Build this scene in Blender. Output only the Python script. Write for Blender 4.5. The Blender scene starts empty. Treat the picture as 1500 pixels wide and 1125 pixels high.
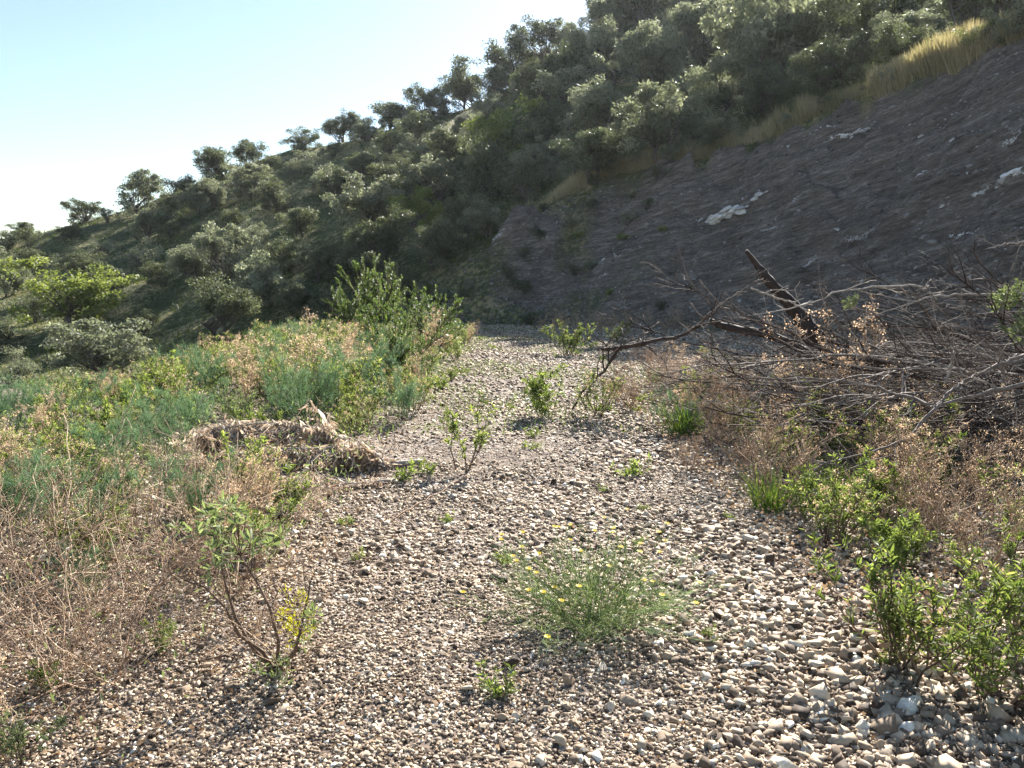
import bpy, math, random
import numpy as np
from mathutils import Vector, Matrix
SC = bpy.context.scene
COL = SC.collection
rng = np.random.default_rng(7)
random.seed(7)

# ---------------------------------------------------------------- camera model
F = 1150.0                      # focal length in photo pixels (photo is 1500 px wide)
CAMH = 1.5
PITCH = math.atan(137.5 / F)    # looking slightly down
CP, SP = math.cos(PITCH), math.sin(PITCH)
def ray(px, py):
    x = (px - 750) / F; v = (562.5 - py) / F
    return np.array([x, CP + v * SP, -SP + v * CP])
def at(px, py, depth):
    d = ray(px, py); return np.array([0, 0, CAMH]) + d * (depth / d[1])
def proj(p):
    x, y, z = p[0], p[1], p[2] - CAMH
    w = y * CP - z * SP; u = y * SP + z * CP
    return 750 + F * x / w, 562.5 - F * u / w
cam = bpy.data.cameras.new('camera'); co = bpy.data.objects.new('camera', cam); COL.objects.link(co)
co.location = (0, 0, CAMH); co.rotation_euler = (math.pi / 2 - PITCH, 0, 0)
cam.sensor_width = 36; cam.lens = 36 * F / 1500; cam.clip_start = 0.05; cam.clip_end = 2000
SC.camera = co

# ---------------------------------------------------------------- noise
def _hash(ix, iy, seed):
    h = (ix.astype(np.int64) * 374761393 + iy.astype(np.int64) * 668265263 + seed * 974711) & 0xffffffff
    h = ((h ^ (h >> 13)) * 1274126177) & 0xffffffff
    return ((h ^ (h >> 16)) & 0xffff) / 65535.0
def vnoise(x, y, seed=0):
    ix = np.floor(x); iy = np.floor(y); fx = x - ix; fy = y - iy
    fx = fx * fx * (3 - 2 * fx); fy = fy * fy * (3 - 2 * fy)
    a = _hash(ix, iy, seed); b = _hash(ix + 1, iy, seed); c = _hash(ix, iy + 1, seed); d = _hash(ix + 1, iy + 1, seed)
    return (a + (b - a) * fx) * (1 - fy) + (c + (d - c) * fx) * fy - 0.5
def fbm(x, y, octs=4, seed=0):
    s = 0; a = 1.0
    for o in range(octs):
        s = s + a * vnoise(x * 2 ** o + 17.3 * o, y * 2 ** o - 9.1 * o, seed + o); a *= 0.5
    return s

# ---------------------------------------------------------------- mesh builder
class MB:
    def __init__(s): s.v = []; s.t = []; s.q = []; s.r = []; s.n = 0
    def add(s, V, T=None, Q=None, R=None):
        V = np.asarray(V, float).reshape(-1, 3); m = len(V)
        s.v.append(V)
        if T is not None and len(T): s.t.append(np.asarray(T, np.int64).reshape(-1, 3) + s.n)
        if Q is not None and len(Q): s.q.append(np.asarray(Q, np.int64).reshape(-1, 4) + s.n)
        s.r.append(np.full(m, 0.5) if R is None else np.broadcast_to(np.asarray(R, float), (m,)).copy())
        s.n += m
    def scatter(s, tpl, P, X, Z, S, R):
        """copies of tpl (verts, tris, quads): local x along X, local z about Z, scaled by S (N,3)"""
        V0, T0, Q0 = tpl
        P = np.asarray(P, float); N = len(P)
        if N == 0: return
        X = X / (np.linalg.norm(X, axis=1, keepdims=True) + 1e-9)
        Y = np.cross(Z, X); Y /= (np.linalg.norm(Y, axis=1, keepdims=True) + 1e-9)
        Zn = np.cross(X, Y)
        S = np.broadcast_to(np.asarray(S, float), (N, 3)) if np.ndim(S) != 1 or len(np.atleast_1d(S)) == 3 and N != 3 else np.repeat(np.asarray(S, float)[:, None], 3, 1)
        L = V0[None] * S[:, None, :]
        W = L[..., 0:1] * X[:, None] + L[..., 1:2] * Y[:, None] + L[..., 2:3] * Zn[:, None] + P[:, None]
        m = len(V0); off = (np.arange(N) * m)[:, None, None]
        T = (np.asarray(T0)[None] + off) if len(T0) else None
        Q = (np.asarray(Q0)[None] + off) if len(Q0) else None
        s.add(W, T, Q, np.repeat(np.broadcast_to(R, (N,)), m))
    def tubes(s, paths, radii, sides=4, R=0.5):
        P = np.asarray(paths, float); B, n, _ = P.shape
        r = np.broadcast_to(np.asarray(radii, float), (B, n))
        Tn = np.gradient(P, axis=1); Tn /= (np.linalg.norm(Tn, axis=2, keepdims=True) + 1e-9)
        ref = np.where(np.abs(Tn[:, :1, 2:3]) > 0.9, np.array([1., 0, 0]), np.array([0, 0, 1.]))
        ref = np.broadcast_to(ref, P.shape)
        A = np.cross(Tn, ref); A /= (np.linalg.norm(A, axis=2, keepdims=True) + 1e-9); Bn = np.cross(Tn, A)
        an = np.arange(sides) * 2 * math.pi / sides
        ring = (A[:, :, None] * np.cos(an)[None, None, :, None] + Bn[:, :, None] * np.sin(an)[None, None, :, None]) * r[:, :, None, None] + P[:, :, None]
        k = np.arange(sides); k2 = (k + 1) % sides
        i = np.arange(n - 1)[:, None] * sides
        Q = np.stack([i + k, i + k2, i + k2 + sides, i + k + sides], -1).reshape(-1, 4)
        Q = (Q[None] + (np.arange(B) * n * sides)[:, None, None]).reshape(-1, 4)
        e = np.arange(B) * n * sides
        caps = []
        if sides == 4:
            caps = np.concatenate([np.stack([e + 3, e + 2, e + 1, e], 1), np.stack([e, e + 1, e + 2, e + 3], 1) + (n - 1) * sides])
            Q = np.concatenate([Q, caps])
        T = None
        if sides == 3:
            T = np.concatenate([np.stack([e + 2, e + 1, e], 1), np.stack([e, e + 1, e + 2], 1) + (n - 1) * sides])
        if sides > 4:
            f = np.arange(1, sides - 1); t = np.stack([0 * f, f, f + 1], 1)
            T = np.concatenate([(t[None, :, ::-1] + e[:, None, None]).reshape(-1, 3), (t[None] + (e + (n - 1) * sides)[:, None, None]).reshape(-1, 3)])
        Rv = np.repeat(np.broadcast_to(R, (B,)), n * sides)
        s.add(ring, T, Q, Rv)
    def mesh(s, name, mat, smooth=False):
        V = np.concatenate(s.v); me = bpy.data.meshes.new(name)
        T = np.concatenate(s.t) if s.t else np.zeros((0, 3), np.int64)
        Q = np.concatenate(s.q) if s.q else np.zeros((0, 4), np.int64)
        me.vertices.add(len(V)); me.vertices.foreach_set('co', V.astype(np.float32).ravel())
        loops = np.concatenate([T.ravel(), Q.ravel()]); me.loops.add(len(loops))
        me.loops.foreach_set('vertex_index', loops.astype(np.int32))
        nf = len(T) + len(Q); me.polygons.add(nf)
        st = np.concatenate([np.arange(len(T)) * 3, len(T) * 3 + np.arange(len(Q)) * 4])
        me.polygons.foreach_set('loop_start', st.astype(np.int32))
        if smooth: me.polygons.foreach_set('use_smooth', np.ones(nf, bool))
        a = me.attributes.new('rnd', 'FLOAT', 'POINT'); a.data.foreach_set('value', np.concatenate(s.r).astype(np.float32))
        me.update(calc_edges=True); me.materials.append(mat)
        return me
def link(name, me, parent=None):
    o = bpy.data.objects.new(name, me); COL.objects.link(o)
    if parent is not None: o.parent = parent
    return o
def tag(o, label=None, cat=None, group=None, kind=None):
    if label: o['label'] = label
    if cat: o['category'] = cat
    if group: o['group'] = group
    if kind: o['kind'] = kind
    return o
def unit(a): return a / (np.linalg.norm(a, axis=-1, keepdims=True) + 1e-9)
def rand_unit(n, g=None): return unit((g or rng).normal(size=(n, 3)))

LEAF = (np.array([[0, 0, 0], [.42, 0, -.06], [.75, 0, -.05], [1, 0, 0], [.38, .13, .02], [.75, .09, .0], [.38, -.13, .02], [.75, -.09, .0]]),
        [[0, 1, 4], [0, 6, 1], [5, 2, 3], [2, 7, 3]], [[4, 1, 2, 5], [1, 6, 7, 2]])
QUAD = (np.array([[0, 0, 0], [.5, .28, .03], [1, 0, 0], [.5, -.28, .03]]), [], [[0, 3, 2, 1]])
BLADE = (np.array([[0, .03, 0], [0, -.03, 0], [.5, .022, .03], [.5, -.022, .03], [1, 0, -.03]]), [[2, 3, 4]], [[0, 1, 3, 2]])
NEEDLE = (np.array([[0, .022, 0], [0, -.022, 0], [1, 0, 0]]), [[0, 1, 2]], [])

def grow(P0, D0, L, n, wander, up, g):
    """crooked paths: start, direction, length, points, wobble, pull along +z (negative droops)"""
    B = len(P0); P = np.zeros((B, n, 3)); P[:, 0] = P0; D = unit(np.asarray(D0, float)); st = np.broadcast_to(L, (B,)) / (n - 1)
    for i in range(1, n):
        D = unit(D + g.normal(size=(B, 3)) * wander + np.array([0, 0, 1.]) * up)
        P[:, i] = P[:, i - 1] + D * st[:, None]
    return P
def on(P, b, t):
    """points and directions at parameter t on path b"""
    n = P.shape[1]; x = np.clip(t, 0, .9999) * (n - 1); i = x.astype(int); f = (x - i)[:, None]
    return P[b, i] * (1 - f) + P[b, i + 1] * f, unit(P[b, i + 1] - P[b, i])

# ---------------------------------------------------------------- materials
def ramp(nt, stops):
    r = nt.nodes.new('ShaderNodeValToRGB'); e = r.color_ramp.elements
    e[0].position, e[0].color = stops[0][0], (*stops[0][1], 1)
    e[1].position, e[1].color = stops[-1][0], (*stops[-1][1], 1)
    for p, c in stops[1:-1]:
        k = e.new(p); k.color = (*c, 1)
    return r
def new_mat(name):
    m = bpy.data.materials.new(name); m.use_nodes = True; nt = m.node_tree; nt.nodes.clear()
    out = nt.nodes.new('ShaderNodeOutputMaterial'); return m, nt, out
def attr(nt, name='rnd'):
    a = nt.nodes.new('ShaderNodeAttribute'); a.attribute_name = name; return a.outputs['Fac']
def leaf_mat(name, cols, trans=.4, tcol=(1.25, 1.3, .55), spec=.12, rough=.5):
    m, nt, out = new_mat(name); N = nt.nodes; Lk = nt.links.new
    r = ramp(nt, cols); 
    oi = N.new('ShaderNodeObjectInfo'); ad = N.new('ShaderNodeMath'); ad.operation = 'MULTIPLY_ADD'
    Lk(oi.outputs['Random'], ad.inputs[0]); ad.inputs[1].default_value = .16; Lk(attr(nt), ad.inputs[2])
    sb = N.new('ShaderNodeMath'); sb.operation = 'SUBTRACT'; Lk(ad.outputs[0], sb.inputs[0]); sb.inputs[1].default_value = .08
    Lk(sb.outputs[0], r.inputs[0])
    p = N.new('ShaderNodeBsdfPrincipled'); p.inputs['Roughness'].default_value = rough; p.inputs['Specular IOR Level'].default_value = spec
    Lk(r.outputs[0], p.inputs['Base Color'])
    if trans > 0:
        mu = N.new('ShaderNodeVectorMath'); mu.operation = 'MULTIPLY'; Lk(r.outputs[0], mu.inputs[0]); mu.inputs[1].default_value = tcol
        t = N.new('ShaderNodeBsdfTranslucent'); Lk(mu.outputs[0], t.inputs[0])
        mx = N.new('ShaderNodeMixShader'); mx.inputs[0].default_value = trans
        Lk(p.outputs[0], mx.inputs[1]); Lk(t.outputs[0], mx.inputs[2]); Lk(mx.outputs[0], out.inputs[0])
    else: Lk(p.outputs[0], out.inputs[0])
    return m
def noise(nt, scale, detail=4, vec=None, rough=.55):
    n = nt.nodes.new('ShaderNodeTexNoise'); n.inputs['Scale'].default_value = scale; n.inputs['Detail'].default_value = detail; n.inputs['Roughness'].default_value = rough
    if vec is not None: nt.links.new(vec, n.inputs['Vector'])
    return n
def bark_mat(name, cols, scale=30, bump=.4):
    m, nt, out = new_mat(name); Lk = nt.links.new
    tc = nt.nodes.new('ShaderNodeTexCoord'); n = noise(nt, scale, 5, tc.outputs['Object'])
    ad = nt.nodes.new('ShaderNodeMath'); ad.operation = 'ADD'; Lk(n.outputs[0], ad.inputs[0]); Lk(attr(nt), ad.inputs[1])
    ad2 = nt.nodes.new('ShaderNodeMath'); ad2.operation = 'SUBTRACT'; Lk(ad.outputs[0], ad2.inputs[0]); ad2.inputs[1].default_value = .5
    r = ramp(nt, cols); Lk(ad2.outputs[0], r.inputs[0])
    p = nt.nodes.new('ShaderNodeBsdfPrincipled'); p.inputs['Roughness'].default_value = .85; p.inputs['Specular IOR Level'].default_value = .3
    b = nt.nodes.new('ShaderNodeBump'); b.inputs['Strength'].default_value = bump; b.inputs['Distance'].default_value = .01
    Lk(n.outputs[0], b.inputs['Height']); Lk(b.outputs[0], p.inputs['Normal']); Lk(r.outputs[0], p.inputs['Base Color']); Lk(p.outputs[0], out.inputs[0])
    return m
M = {}
M['olive'] = leaf_mat('olive_leaves', [(0, (.12, .13, .09)), (.5, (.22, .235, .175)), (1, (.38, .385, .29))], .4, (1.2, 1.25, .9))
M['dark'] = leaf_mat('dark_oak_leaves', [(0, (.055, .065, .04)), (.5, (.115, .125, .08)), (1, (.22, .235, .165))], .35, (1.2, 1.3, .8))
M['bright'] = leaf_mat('bright_leaves', [(0, (.1, .13, .05)), (.5, (.2, .235, .09)), (1, (.32, .35, .15))], .4, (1.15, 1.2, .55))
M['green'] = leaf_mat('shrub_leaves', [(0, (.055, .08, .03)), (.35, (.115, .155, .06)), (.65, (.2, .24, .1)), (.88, (.31, .34, .16)), (1, (.44, .4, .22))], .5, (1.45, 1.5, .65))
M['bluegreen'] = leaf_mat('rosemary_leaves', [(0, (.06, .09, .04)), (.5, (.12, .17, .075)), (1, (.23, .27, .13))], .45, (1.35, 1.45, .6))
M['fennel'] = leaf_mat('feathery_leaves', [(0, (.08, .14, .08)), (.5, (.15, .24, .15)), (1, (.27, .36, .24))], .4, (1.1, 1.2, .8))
M['greyleaf'] = leaf_mat('grey_green_leaves', [(0, (.1, .13, .07)), (.5, (.2, .24, .14)), (1, (.34, .37, .24))], .4, (1.15, 1.25, .6))
M['yellowleaf'] = leaf_mat('yellow_leaves', [(0, (.3, .3, .03)), (1, (.5, .46, .06))], .5, (1.1, 1.1, .4))
M['petal'] = leaf_mat('yellow_petals', [(0, (.55, .4, .02)), (1, (.75, .6, .04))], .4, (1, 1, .6))
M['dry'] = leaf_mat('dry_leaves', [(0, (.17, .11, .07)), (.5, (.33, .24, .17)), (1, (.52, .42, .32))], .35, (1.1, 1, .8))
M['seed'] = leaf_mat('seed_fluff', [(0, (.28, .17, .12)), (.5, (.52, .38, .28)), (1, (.76, .66, .54))], .5, (1.25, 1.12, .9))
M['drygrass'] = leaf_mat('dry_grass', [(0, (.15, .17, .09)), (.35, (.33, .29, .18)), (1, (.6, .52, .38))], .45, (1.1, 1.05, .7))
M['grass'] = leaf_mat('green_grass', [(0, (.06, .1, .025)), (.5, (.1, .16, .04)), (1, (.22, .27, .08))], .45, (1.2, 1.3, .5))
M['hillgrass'] = leaf_mat('hill_grass', [(0, (.045, .065, .025)), (.5, (.085, .11, .04)), (.85, (.15, .16, .06)), (1, (.3, .26, .12))], .4, (1.2, 1.2, .5))
M['bark'] = bark_mat('grey_bark', [(0, (.05, .04, .035)), (1, (.17, .15, .13))], 12)
M['stem'] = bark_mat('shrub_stem', [(0, (.06, .04, .03)), (1, (.2, .14, .1))], 60)
M['drystem'] = bark_mat('dry_stem', [(0, (.13, .08, .055)), (.5, (.34, .23, .155)), (1, (.6, .47, .34))], 60)
M['greenstem'] = bark_mat('green_stem', [(0, (.08, .13, .04)), (1, (.2, .28, .1))], 60)
M['deadwood'] = bark_mat('weathered_wood', [(0, (.06, .045, .038)), (.5, (.16, .13, .11)), (1, (.36, .31, .27))], 25)
M['darkwood'] = bark_mat('dark_dead_wood', [(0, (.025, .018, .015)), (1, (.1, .068, .056))], 20, .8)
M['palewood'] = bark_mat('bleached_wood', [(0, (.16, .135, .115)), (1, (.5, .44, .38))], 30)
M['withered'] = leaf_mat('withered_leaf', [(0, (.28, .21, .16)), (.5, (.53, .44, .36)), (1, (.76, .69, .6))], .4, (1.1, 1, .85))
# ---------------------------------------------------------------- light and sky
SUN_AZ, SUN_EL = math.radians(20.0), math.radians(32.0)
W = bpy.data.worlds.new('World'); SC.world = W; W.use_nodes = True; nt = W.node_tree
sky = nt.nodes.new('ShaderNodeTexSky'); sky.sky_type = 'NISHITA'; sky.sun_disc = False
sky.sun_elevation = SUN_EL; sky.sun_rotation = SUN_AZ; sky.air_density = 1.15; sky.dust_density = 0.4; sky.ozone_density = 1.0; sky.altitude = 300
nt.links.new(sky.outputs[0], nt.nodes['Background'].inputs[0]); nt.nodes['Background'].inputs[1].default_value = 0.055
sl = bpy.data.lights.new('sun', 'SUN'); sl.energy = 5.0; sl.angle = math.radians(.55); sl.color = (1, .95, .87)
so = bpy.data.objects.new('sun', sl); COL.objects.link(so)
sd = Vector((math.sin(SUN_AZ) * math.cos(SUN_EL), math.cos(SUN_AZ) * math.cos(SUN_EL), math.sin(SUN_EL)))
so.rotation_euler = sd.to_track_quat('Z', 'Y').to_euler(); so.location = (30, 60, 60)
SC.view_settings.view_transform = 'Standard'; SC.view_settings.look = 'None'; SC.view_settings.gamma = 1
SC.view_settings.exposure = 1.8
SC.cycles.max_bounces = 6; SC.cycles.transmission_bounces = 3; SC.cycles.diffuse_bounces = 3; SC.cycles.glossy_bounces = 2
SC.cycles.use_adaptive_sampling = True; SC.cycles.adaptive_threshold = .02
SC.render.use_persistent_data = False

# ---------------------------------------------------------------- terrain
# radial profiles of the valley side: for each column foot, bank crest, mid, upper, ridge as (photo row, depth in metres)
PROF = {
 -900: [(720, 17), (610, 28), (535, 48), (480, 72), (430, 105)],
 -500: [(680, 20), (590, 30), (520, 45), (460, 65), (400, 95)],
 0: [(620, 26), (560, 36), (490, 48), (425, 62), (350, 82)],
 100: [(605, 26), (545, 36), (470, 49), (400, 63), (326, 83)],
 200: [(590, 27), (530, 37), (450, 51), (380, 64), (306, 84)],
 300: [(560, 29), (500, 38), (410, 52), (340, 65), (262, 85)],
 400: [(520, 32), (470, 39), (370, 52), (300, 66), (228, 86)],
 500: [(492, 34), (445, 39), (350, 51), (275, 66), (206, 86)],
 600: [(478, 34), (420, 39), (330, 50), (250, 66), (178, 86)],
 680:  [(477, 34), (385, 39), (300, 50), (225, 70), (160, 98)],
 750:  [(477, 33.5), (335, 39.5), (265, 50), (195, 68), (128, 94)],
 830:  [(479, 33), (285, 40), (215, 50), (150, 67), (70, 92)],
 900:  [(482, 32), (252, 39.5), (188, 50), (120, 66), (30, 90)],
 1050: [(487, 28), (222, 36.5), (158, 48), (80, 63), (-20, 84)],
 1200: [(500, 23), (165, 31), (105, 42), (35, 58), (-40, 78)],
 1350: [(520, 19), (110, 26.5), (55, 38), (0, 54), (-60, 74)],
 1500: [(548, 15.5), (62, 22.5), (10, 34), (-40, 50), (-90, 70)],
 1800: [(600, 12), (-60, 18), (-70, 30), (-90, 45), (-120, 68)],
 2300: [(700, 9), (-280, 14), (-250, 25), (-230, 40), (-220, 60)],
}
K = 5
cx = sorted(PROF)
kaz = [[] for _ in range(K)]; kr = [[] for _ in range(K)]; kz = [[] for _ in range(K)]
for c in cx:
    for k in range(K):
        p = at(c, *PROF[c][k]); kaz[k].append(math.atan2(p[0], p[1])); kr[k].append(math.hypot(p[0], p[1])); kz[k].append(p[2])
AZ = np.linspace(-1.5, 1.5, 1201)
TR = np.zeros((K, len(AZ))); TZ = np.zeros((K, len(AZ)))
ker = np.exp(-0.5 * (np.arange(-24, 25) / 9.0) ** 2); ker /= ker.sum()
for k in range(K):
    for T_, v in ((TR, kr), (TZ, kz)):
        a = np.interp(AZ, kaz[k], v[k]); T_[k] = np.convolve(np.pad(a, 24, 'edge'), ker, 'valid')
def lines(az):
    x = np.clip((az + 1.5) / 3.0 * 1200, 0, 1199.999); i = x.astype(int); f = x - i
    return TR[:, i] * (1 - f) + TR[:, i + 1] * f, TZ[:, i] * (1 - f) + TZ[:, i + 1] * f
def hill(x, y, detail=True):
    x = np.asarray(x, float); y = np.asarray(y, float)
    az = np.arctan2(x, y); r = np.hypot(x, y)
    R, Z = lines(az)
    zr = np.where(r < R[0], Z[0] - 1.2 * (1 - r / R[0]) * 3, 0)
    z = zr; 
    for k in range(K - 1):
        t = (r - R[k]) / (R[k + 1] - R[k])
        if k == 3: t2 = t - .10 * np.sin(np.clip(t, 0, 1) * math.pi) * 0 ; t = t2
        m = (t >= 0) & ((t < 1))
        z = np.where(m, Z[k] + (Z[k + 1] - Z[k]) * t, z)
    z = np.where(r >= R[4], Z[4] - (r - R[4]) * .12 - .0015 * (r - R[4]) ** 2, z)
    z = np.maximum(z, -8)
    # mask of the bare bank
    t = (r - R[0]) / (R[1] - R[0])
    bm = np.clip(t * 6 + .5, 0, 1) * np.clip((1.03 - t + .22 * vnoise(az * 26, az * 0, 61) + .12 * vnoise(az * 80, az * 0, 62)) * 14, 0, 1) * np.clip((az + .02 + .4 * fbm(x * .3, y * .3, 3, 63) * (az < .18)) * 6, 0, 1)
    if detail:
        d = 2.2 * fbm((x * .8 - y * .35) * .12, (x * .35 + y * .8) * .045, 3, 3) * np.clip((r - R[1]) / 12, 0, 1) * np.clip(1.3 - (r - R[2]) / (R[4] - R[2]), .35, 1) + .28 * fbm(x * .35, y * .35, 3, 9) * np.clip((r - R[0]) / 4, 0, 1)
        d *= (1 - bm)
        s = x * .62 - y * .78          # along the crest
        w = fbm(x * .5 + 3, y * .5, 3, 5)
        zz = z - .2 * s; strat = fbm(s * .30, zz * 2.3 + w * .8, 4, 21)
        ledge = fbm(s * .22 + 5, zz * 1.1 + w * .5, 3, 55); ledge = np.where(ledge > .12, .45 * np.clip((ledge - .12) * 6, 0, 1), 0)
        b2 = 1.3 * fbm(s * .3, z * .12, 3, 31) + .5 * fbm(s * .9, z * .25, 3, 33) + .36 * strat + .42 * fbm(x * .9, y * .9, 5, 41) + ledge * .9
        z = z + d + b2 * bm * np.clip(t * 5, 0, 1)
    return z, bm
def pad(x, y):
    x = np.asarray(x, float); y = np.asarray(y, float)
    edge = -5.6 + .8 * vnoise(y * .15, y * 0, 2) - .06 * np.clip(y - 12, 0, 30)
    d = np.clip(edge - x, 0, None)
    z = -np.clip(d * .5, 0, 2.6) + .05 * fbm(x * .5, y * .5, 3, 77) + .018 * fbm(x * 2.6, y * 2.6, 2, 78)
    return z
def ground(x, y):
    return np.maximum(pad(x, y), hill(x, y)[0])
def g1(x, y): return float(ground(np.array([x]), np.array([y]))[0])
def hit(px, py, dmin=4, dmax=170):
    """where the sight line through a photo pixel meets the ground"""
    d = np.geomspace(dmin, dmax, 900); r = ray(px, py); P = np.array([0, 0, CAMH]) + r[None] * (d / r[1])[:, None]
    g = ground(P[:, 0], P[:, 1]); i = np.argmax(P[:, 2] <= g)
    if P[i, 2] > g[i]: i = len(d) - 1 if True else i; return None
    return P[i]

def polar(az, r):
    A, Rr = np.meshgrid(az, r, indexing='ij'); return Rr * np.sin(A), Rr * np.cos(A)
def grid_mesh(X, Y, Z, B):
    mb = MB(); n, m = X.shape
    i = np.arange(n - 1)[:, None] * m + np.arange(m - 1)[None]
    mb.add(np.stack([X, Y, Z], -1), None, np.stack([i, i + 1, i + m + 1, i + m], -1), B.ravel()); return mb
# hillside sheet
az = np.concatenate([np.linspace(-1.45, -.72, 60, endpoint=False), np.linspace(-.72, .72, 1150, endpoint=False), np.linspace(.72, 1.45, 60)])
rr = np.concatenate([np.linspace(7, 12, 12, endpoint=False), np.geomspace(12, 46, 420, endpoint=False), np.geomspace(46, 140, 190, endpoint=False), np.geomspace(140, 200, 14)])
X, Y = polar(az, rr); Z, B = hill(X, Y)

def hill_mat():
    m, nt, out = new_mat('hillside_earth_and_grass'); N = nt.nodes; Lk = nt.links.new
    g = N.new('ShaderNodeNewGeometry'); pos = g.outputs['Position']
    n1 = noise(nt, .35, 6, pos); n2 = noise(nt, 3.5, 6, pos, .7); n3 = noise(nt, 16, 5, pos, .7)
    gr = ramp(nt, [(.3, (.04, .055, .022)), (.48, (.09, .11, .042)), (.53, (.24, .225, .1)), (.6, (.5, .41, .22))])  # gold stops: dry tan grass, brightened to paint sunlit patches into the colour
    ad = N.new('ShaderNodeMath'); ad.operation = 'MULTIPLY_ADD'; Lk(n2.outputs[0], ad.inputs[0]); ad.inputs[1].default_value = .55; 
    mm = N.new('ShaderNodeMath'); mm.operation = 'MULTIPLY'; Lk(n1.outputs[0], mm.inputs[0]); mm.inputs[1].default_value = .45; Lk(mm.outputs[0], ad.inputs[2])
    Lk(ad.outputs[0], gr.inputs[0])
    # stretched strata on the bank
    mp = N.new('ShaderNodeCombineXYZ')
    for i_, dv in enumerate(((.2, -.25, 0), (-.124 * 2.6, .156 * 2.6, 2.6), (.8, .64, 0))):
        dt = N.new('ShaderNodeVectorMath'); dt.operation = 'DOT_PRODUCT'; Lk(pos, dt.inputs[0]); dt.inputs[1].default_value = dv; Lk(dt.outputs['Value'], mp.inputs[i_])
    s1 = noise(nt, 1.6, 8, mp.outputs[0], .68)
    s2 = noise(nt, 7, 6, mp.outputs[0], .7)
    bk = ramp(nt, [(.36, (.08, .065, .053)), (.46, (.18, .15, .125)), (.54, (.27, .23, .195)), (.63, (.48, .44, .39))])
    ma = N.new('ShaderNodeMath'); ma.operation = 'MULTIPLY_ADD'; Lk(s2.outputs[0], ma.inputs[0]); ma.inputs[1].default_value = .5
    mb_ = N.new('ShaderNodeMath'); mb_.operation = 'MULTIPLY'; Lk(s1.outputs[0], mb_.inputs[0]); mb_.inputs[1].default_value = .5; Lk(mb_.outputs[0], ma.inputs[2])
    Lk(ma.outputs[0], bk.inputs[0])
    mx = N.new('ShaderNodeMix'); mx.data_type = 'RGBA'; Lk(attr(nt), mx.inputs[0]); Lk(gr.outputs[0], mx.inputs[6]); Lk(bk.outputs[0], mx.inputs[7])
    p = N.new('ShaderNodeBsdfPrincipled'); p.inputs['Roughness'].default_value = .9; p.inputs['Specular IOR Level'].default_value = .2
    Lk(mx.outputs[2], p.inputs['Base Color'])
    hh = N.new('ShaderNodeMath'); hh.operation = 'MULTIPLY_ADD'; Lk(n3.outputs[0], hh.inputs[0]); hh.inputs[1].default_value = .35; Lk(ma.outputs[0], hh.inputs[2])
    b = N.new('ShaderNodeBump'); b.inputs['Strength'].default_value = 1; b.inputs['Distance'].default_value = .35; Lk(hh.outputs[0], b.inputs['Height'])
    Lk(b.outputs[0], p.inputs['Normal']); Lk(p.outputs[0], out.inputs[0]); return m
hs = link('hillside', grid_mesh(X, Y, Z, B).mesh('hillside', hill_mat(), True)); tag(hs, kind='structure')

# gravel ground sheet
az = np.concatenate([np.linspace(-math.pi, -.8, 60, endpoint=False), np.linspace(-.8, .8, 420, endpoint=False), np.linspace(.8, math.pi, 60)])
rr = np.concatenate([[.01], np.geomspace(.5, 45, 300), np.geomspace(50, 200, 20)])
X, Y = polar(az, rr); Z = pad(X, Y); RR = np.hypot(X, Y); Z = np.where(RR > 60, -3.5, np.where(Y > 36, Z - (Y - 36) * .25, Z))
def ground_mat():
    m, nt, out = new_mat('gravel_soil'); N = nt.nodes; Lk = nt.links.new
    g = N.new('ShaderNodeNewGeometry'); pos = g.outputs['Position']
    v = N.new('ShaderNodeTexVoronoi'); v.inputs['Scale'].default_value = 22; v.inputs['Randomness'].default_value = 1; Lk(pos, v.inputs['Vector'])
    v2 = N.new('ShaderNodeTexVoronoi'); v2.inputs['Scale'].default_value = 60; Lk(pos, v2.inputs['Vector'])
    sx = N.new('ShaderNodeSeparateColor'); Lk(v.outputs['Color'], sx.inputs[0])
    r = ramp(nt, [(0, (.085, .062, .05)), (.45, (.2, .155, .125)), (.8, (.32, .27, .225)), (1, (.5, .45, .4))]); Lk(sx.outputs[0], r.inputs[0])
    n1 = noise(nt, .8, 5, pos)
    br = ramp(nt, [(.3, (.55, .5, .45)), (.7, (1, 1, 1))]); Lk(n1.outputs[0], br.inputs[0])
    mu = N.new('ShaderNodeVectorMath'); mu.operation = 'MULTIPLY'; Lk(r.outputs[0], mu.inputs[0]); Lk(br.outputs[0], mu.inputs[1])
    p = N.new('ShaderNodeBsdfPrincipled'); p.inputs['Roughness'].default_value = .9; p.inputs['Specular IOR Level'].default_value = .2; Lk(mu.outputs[0], p.inputs['Base Color'])
    a = N.new('ShaderNodeMath'); a.operation = 'MULTIPLY_ADD'; Lk(v2.outputs['Distance'], a.inputs[0]); a.inputs[1].default_value = .4; Lk(v.outputs['Distance'], a.inputs[2])
    b = N.new('ShaderNodeBump'); b.invert = True; b.inputs['Strength'].default_value = .8; b.inputs['Distance'].default_value = .014; Lk(a.outputs[0], b.inputs['Height'])
    Lk(b.outputs[0], p.inputs['Normal']); Lk(p.outputs[0], out.inputs[0]); return m
gs = link('ground', grid_mesh(X, Y, Z, np.zeros_like(X)).mesh('ground', ground_mat(), True)); tag(gs, kind='structure')

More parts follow.
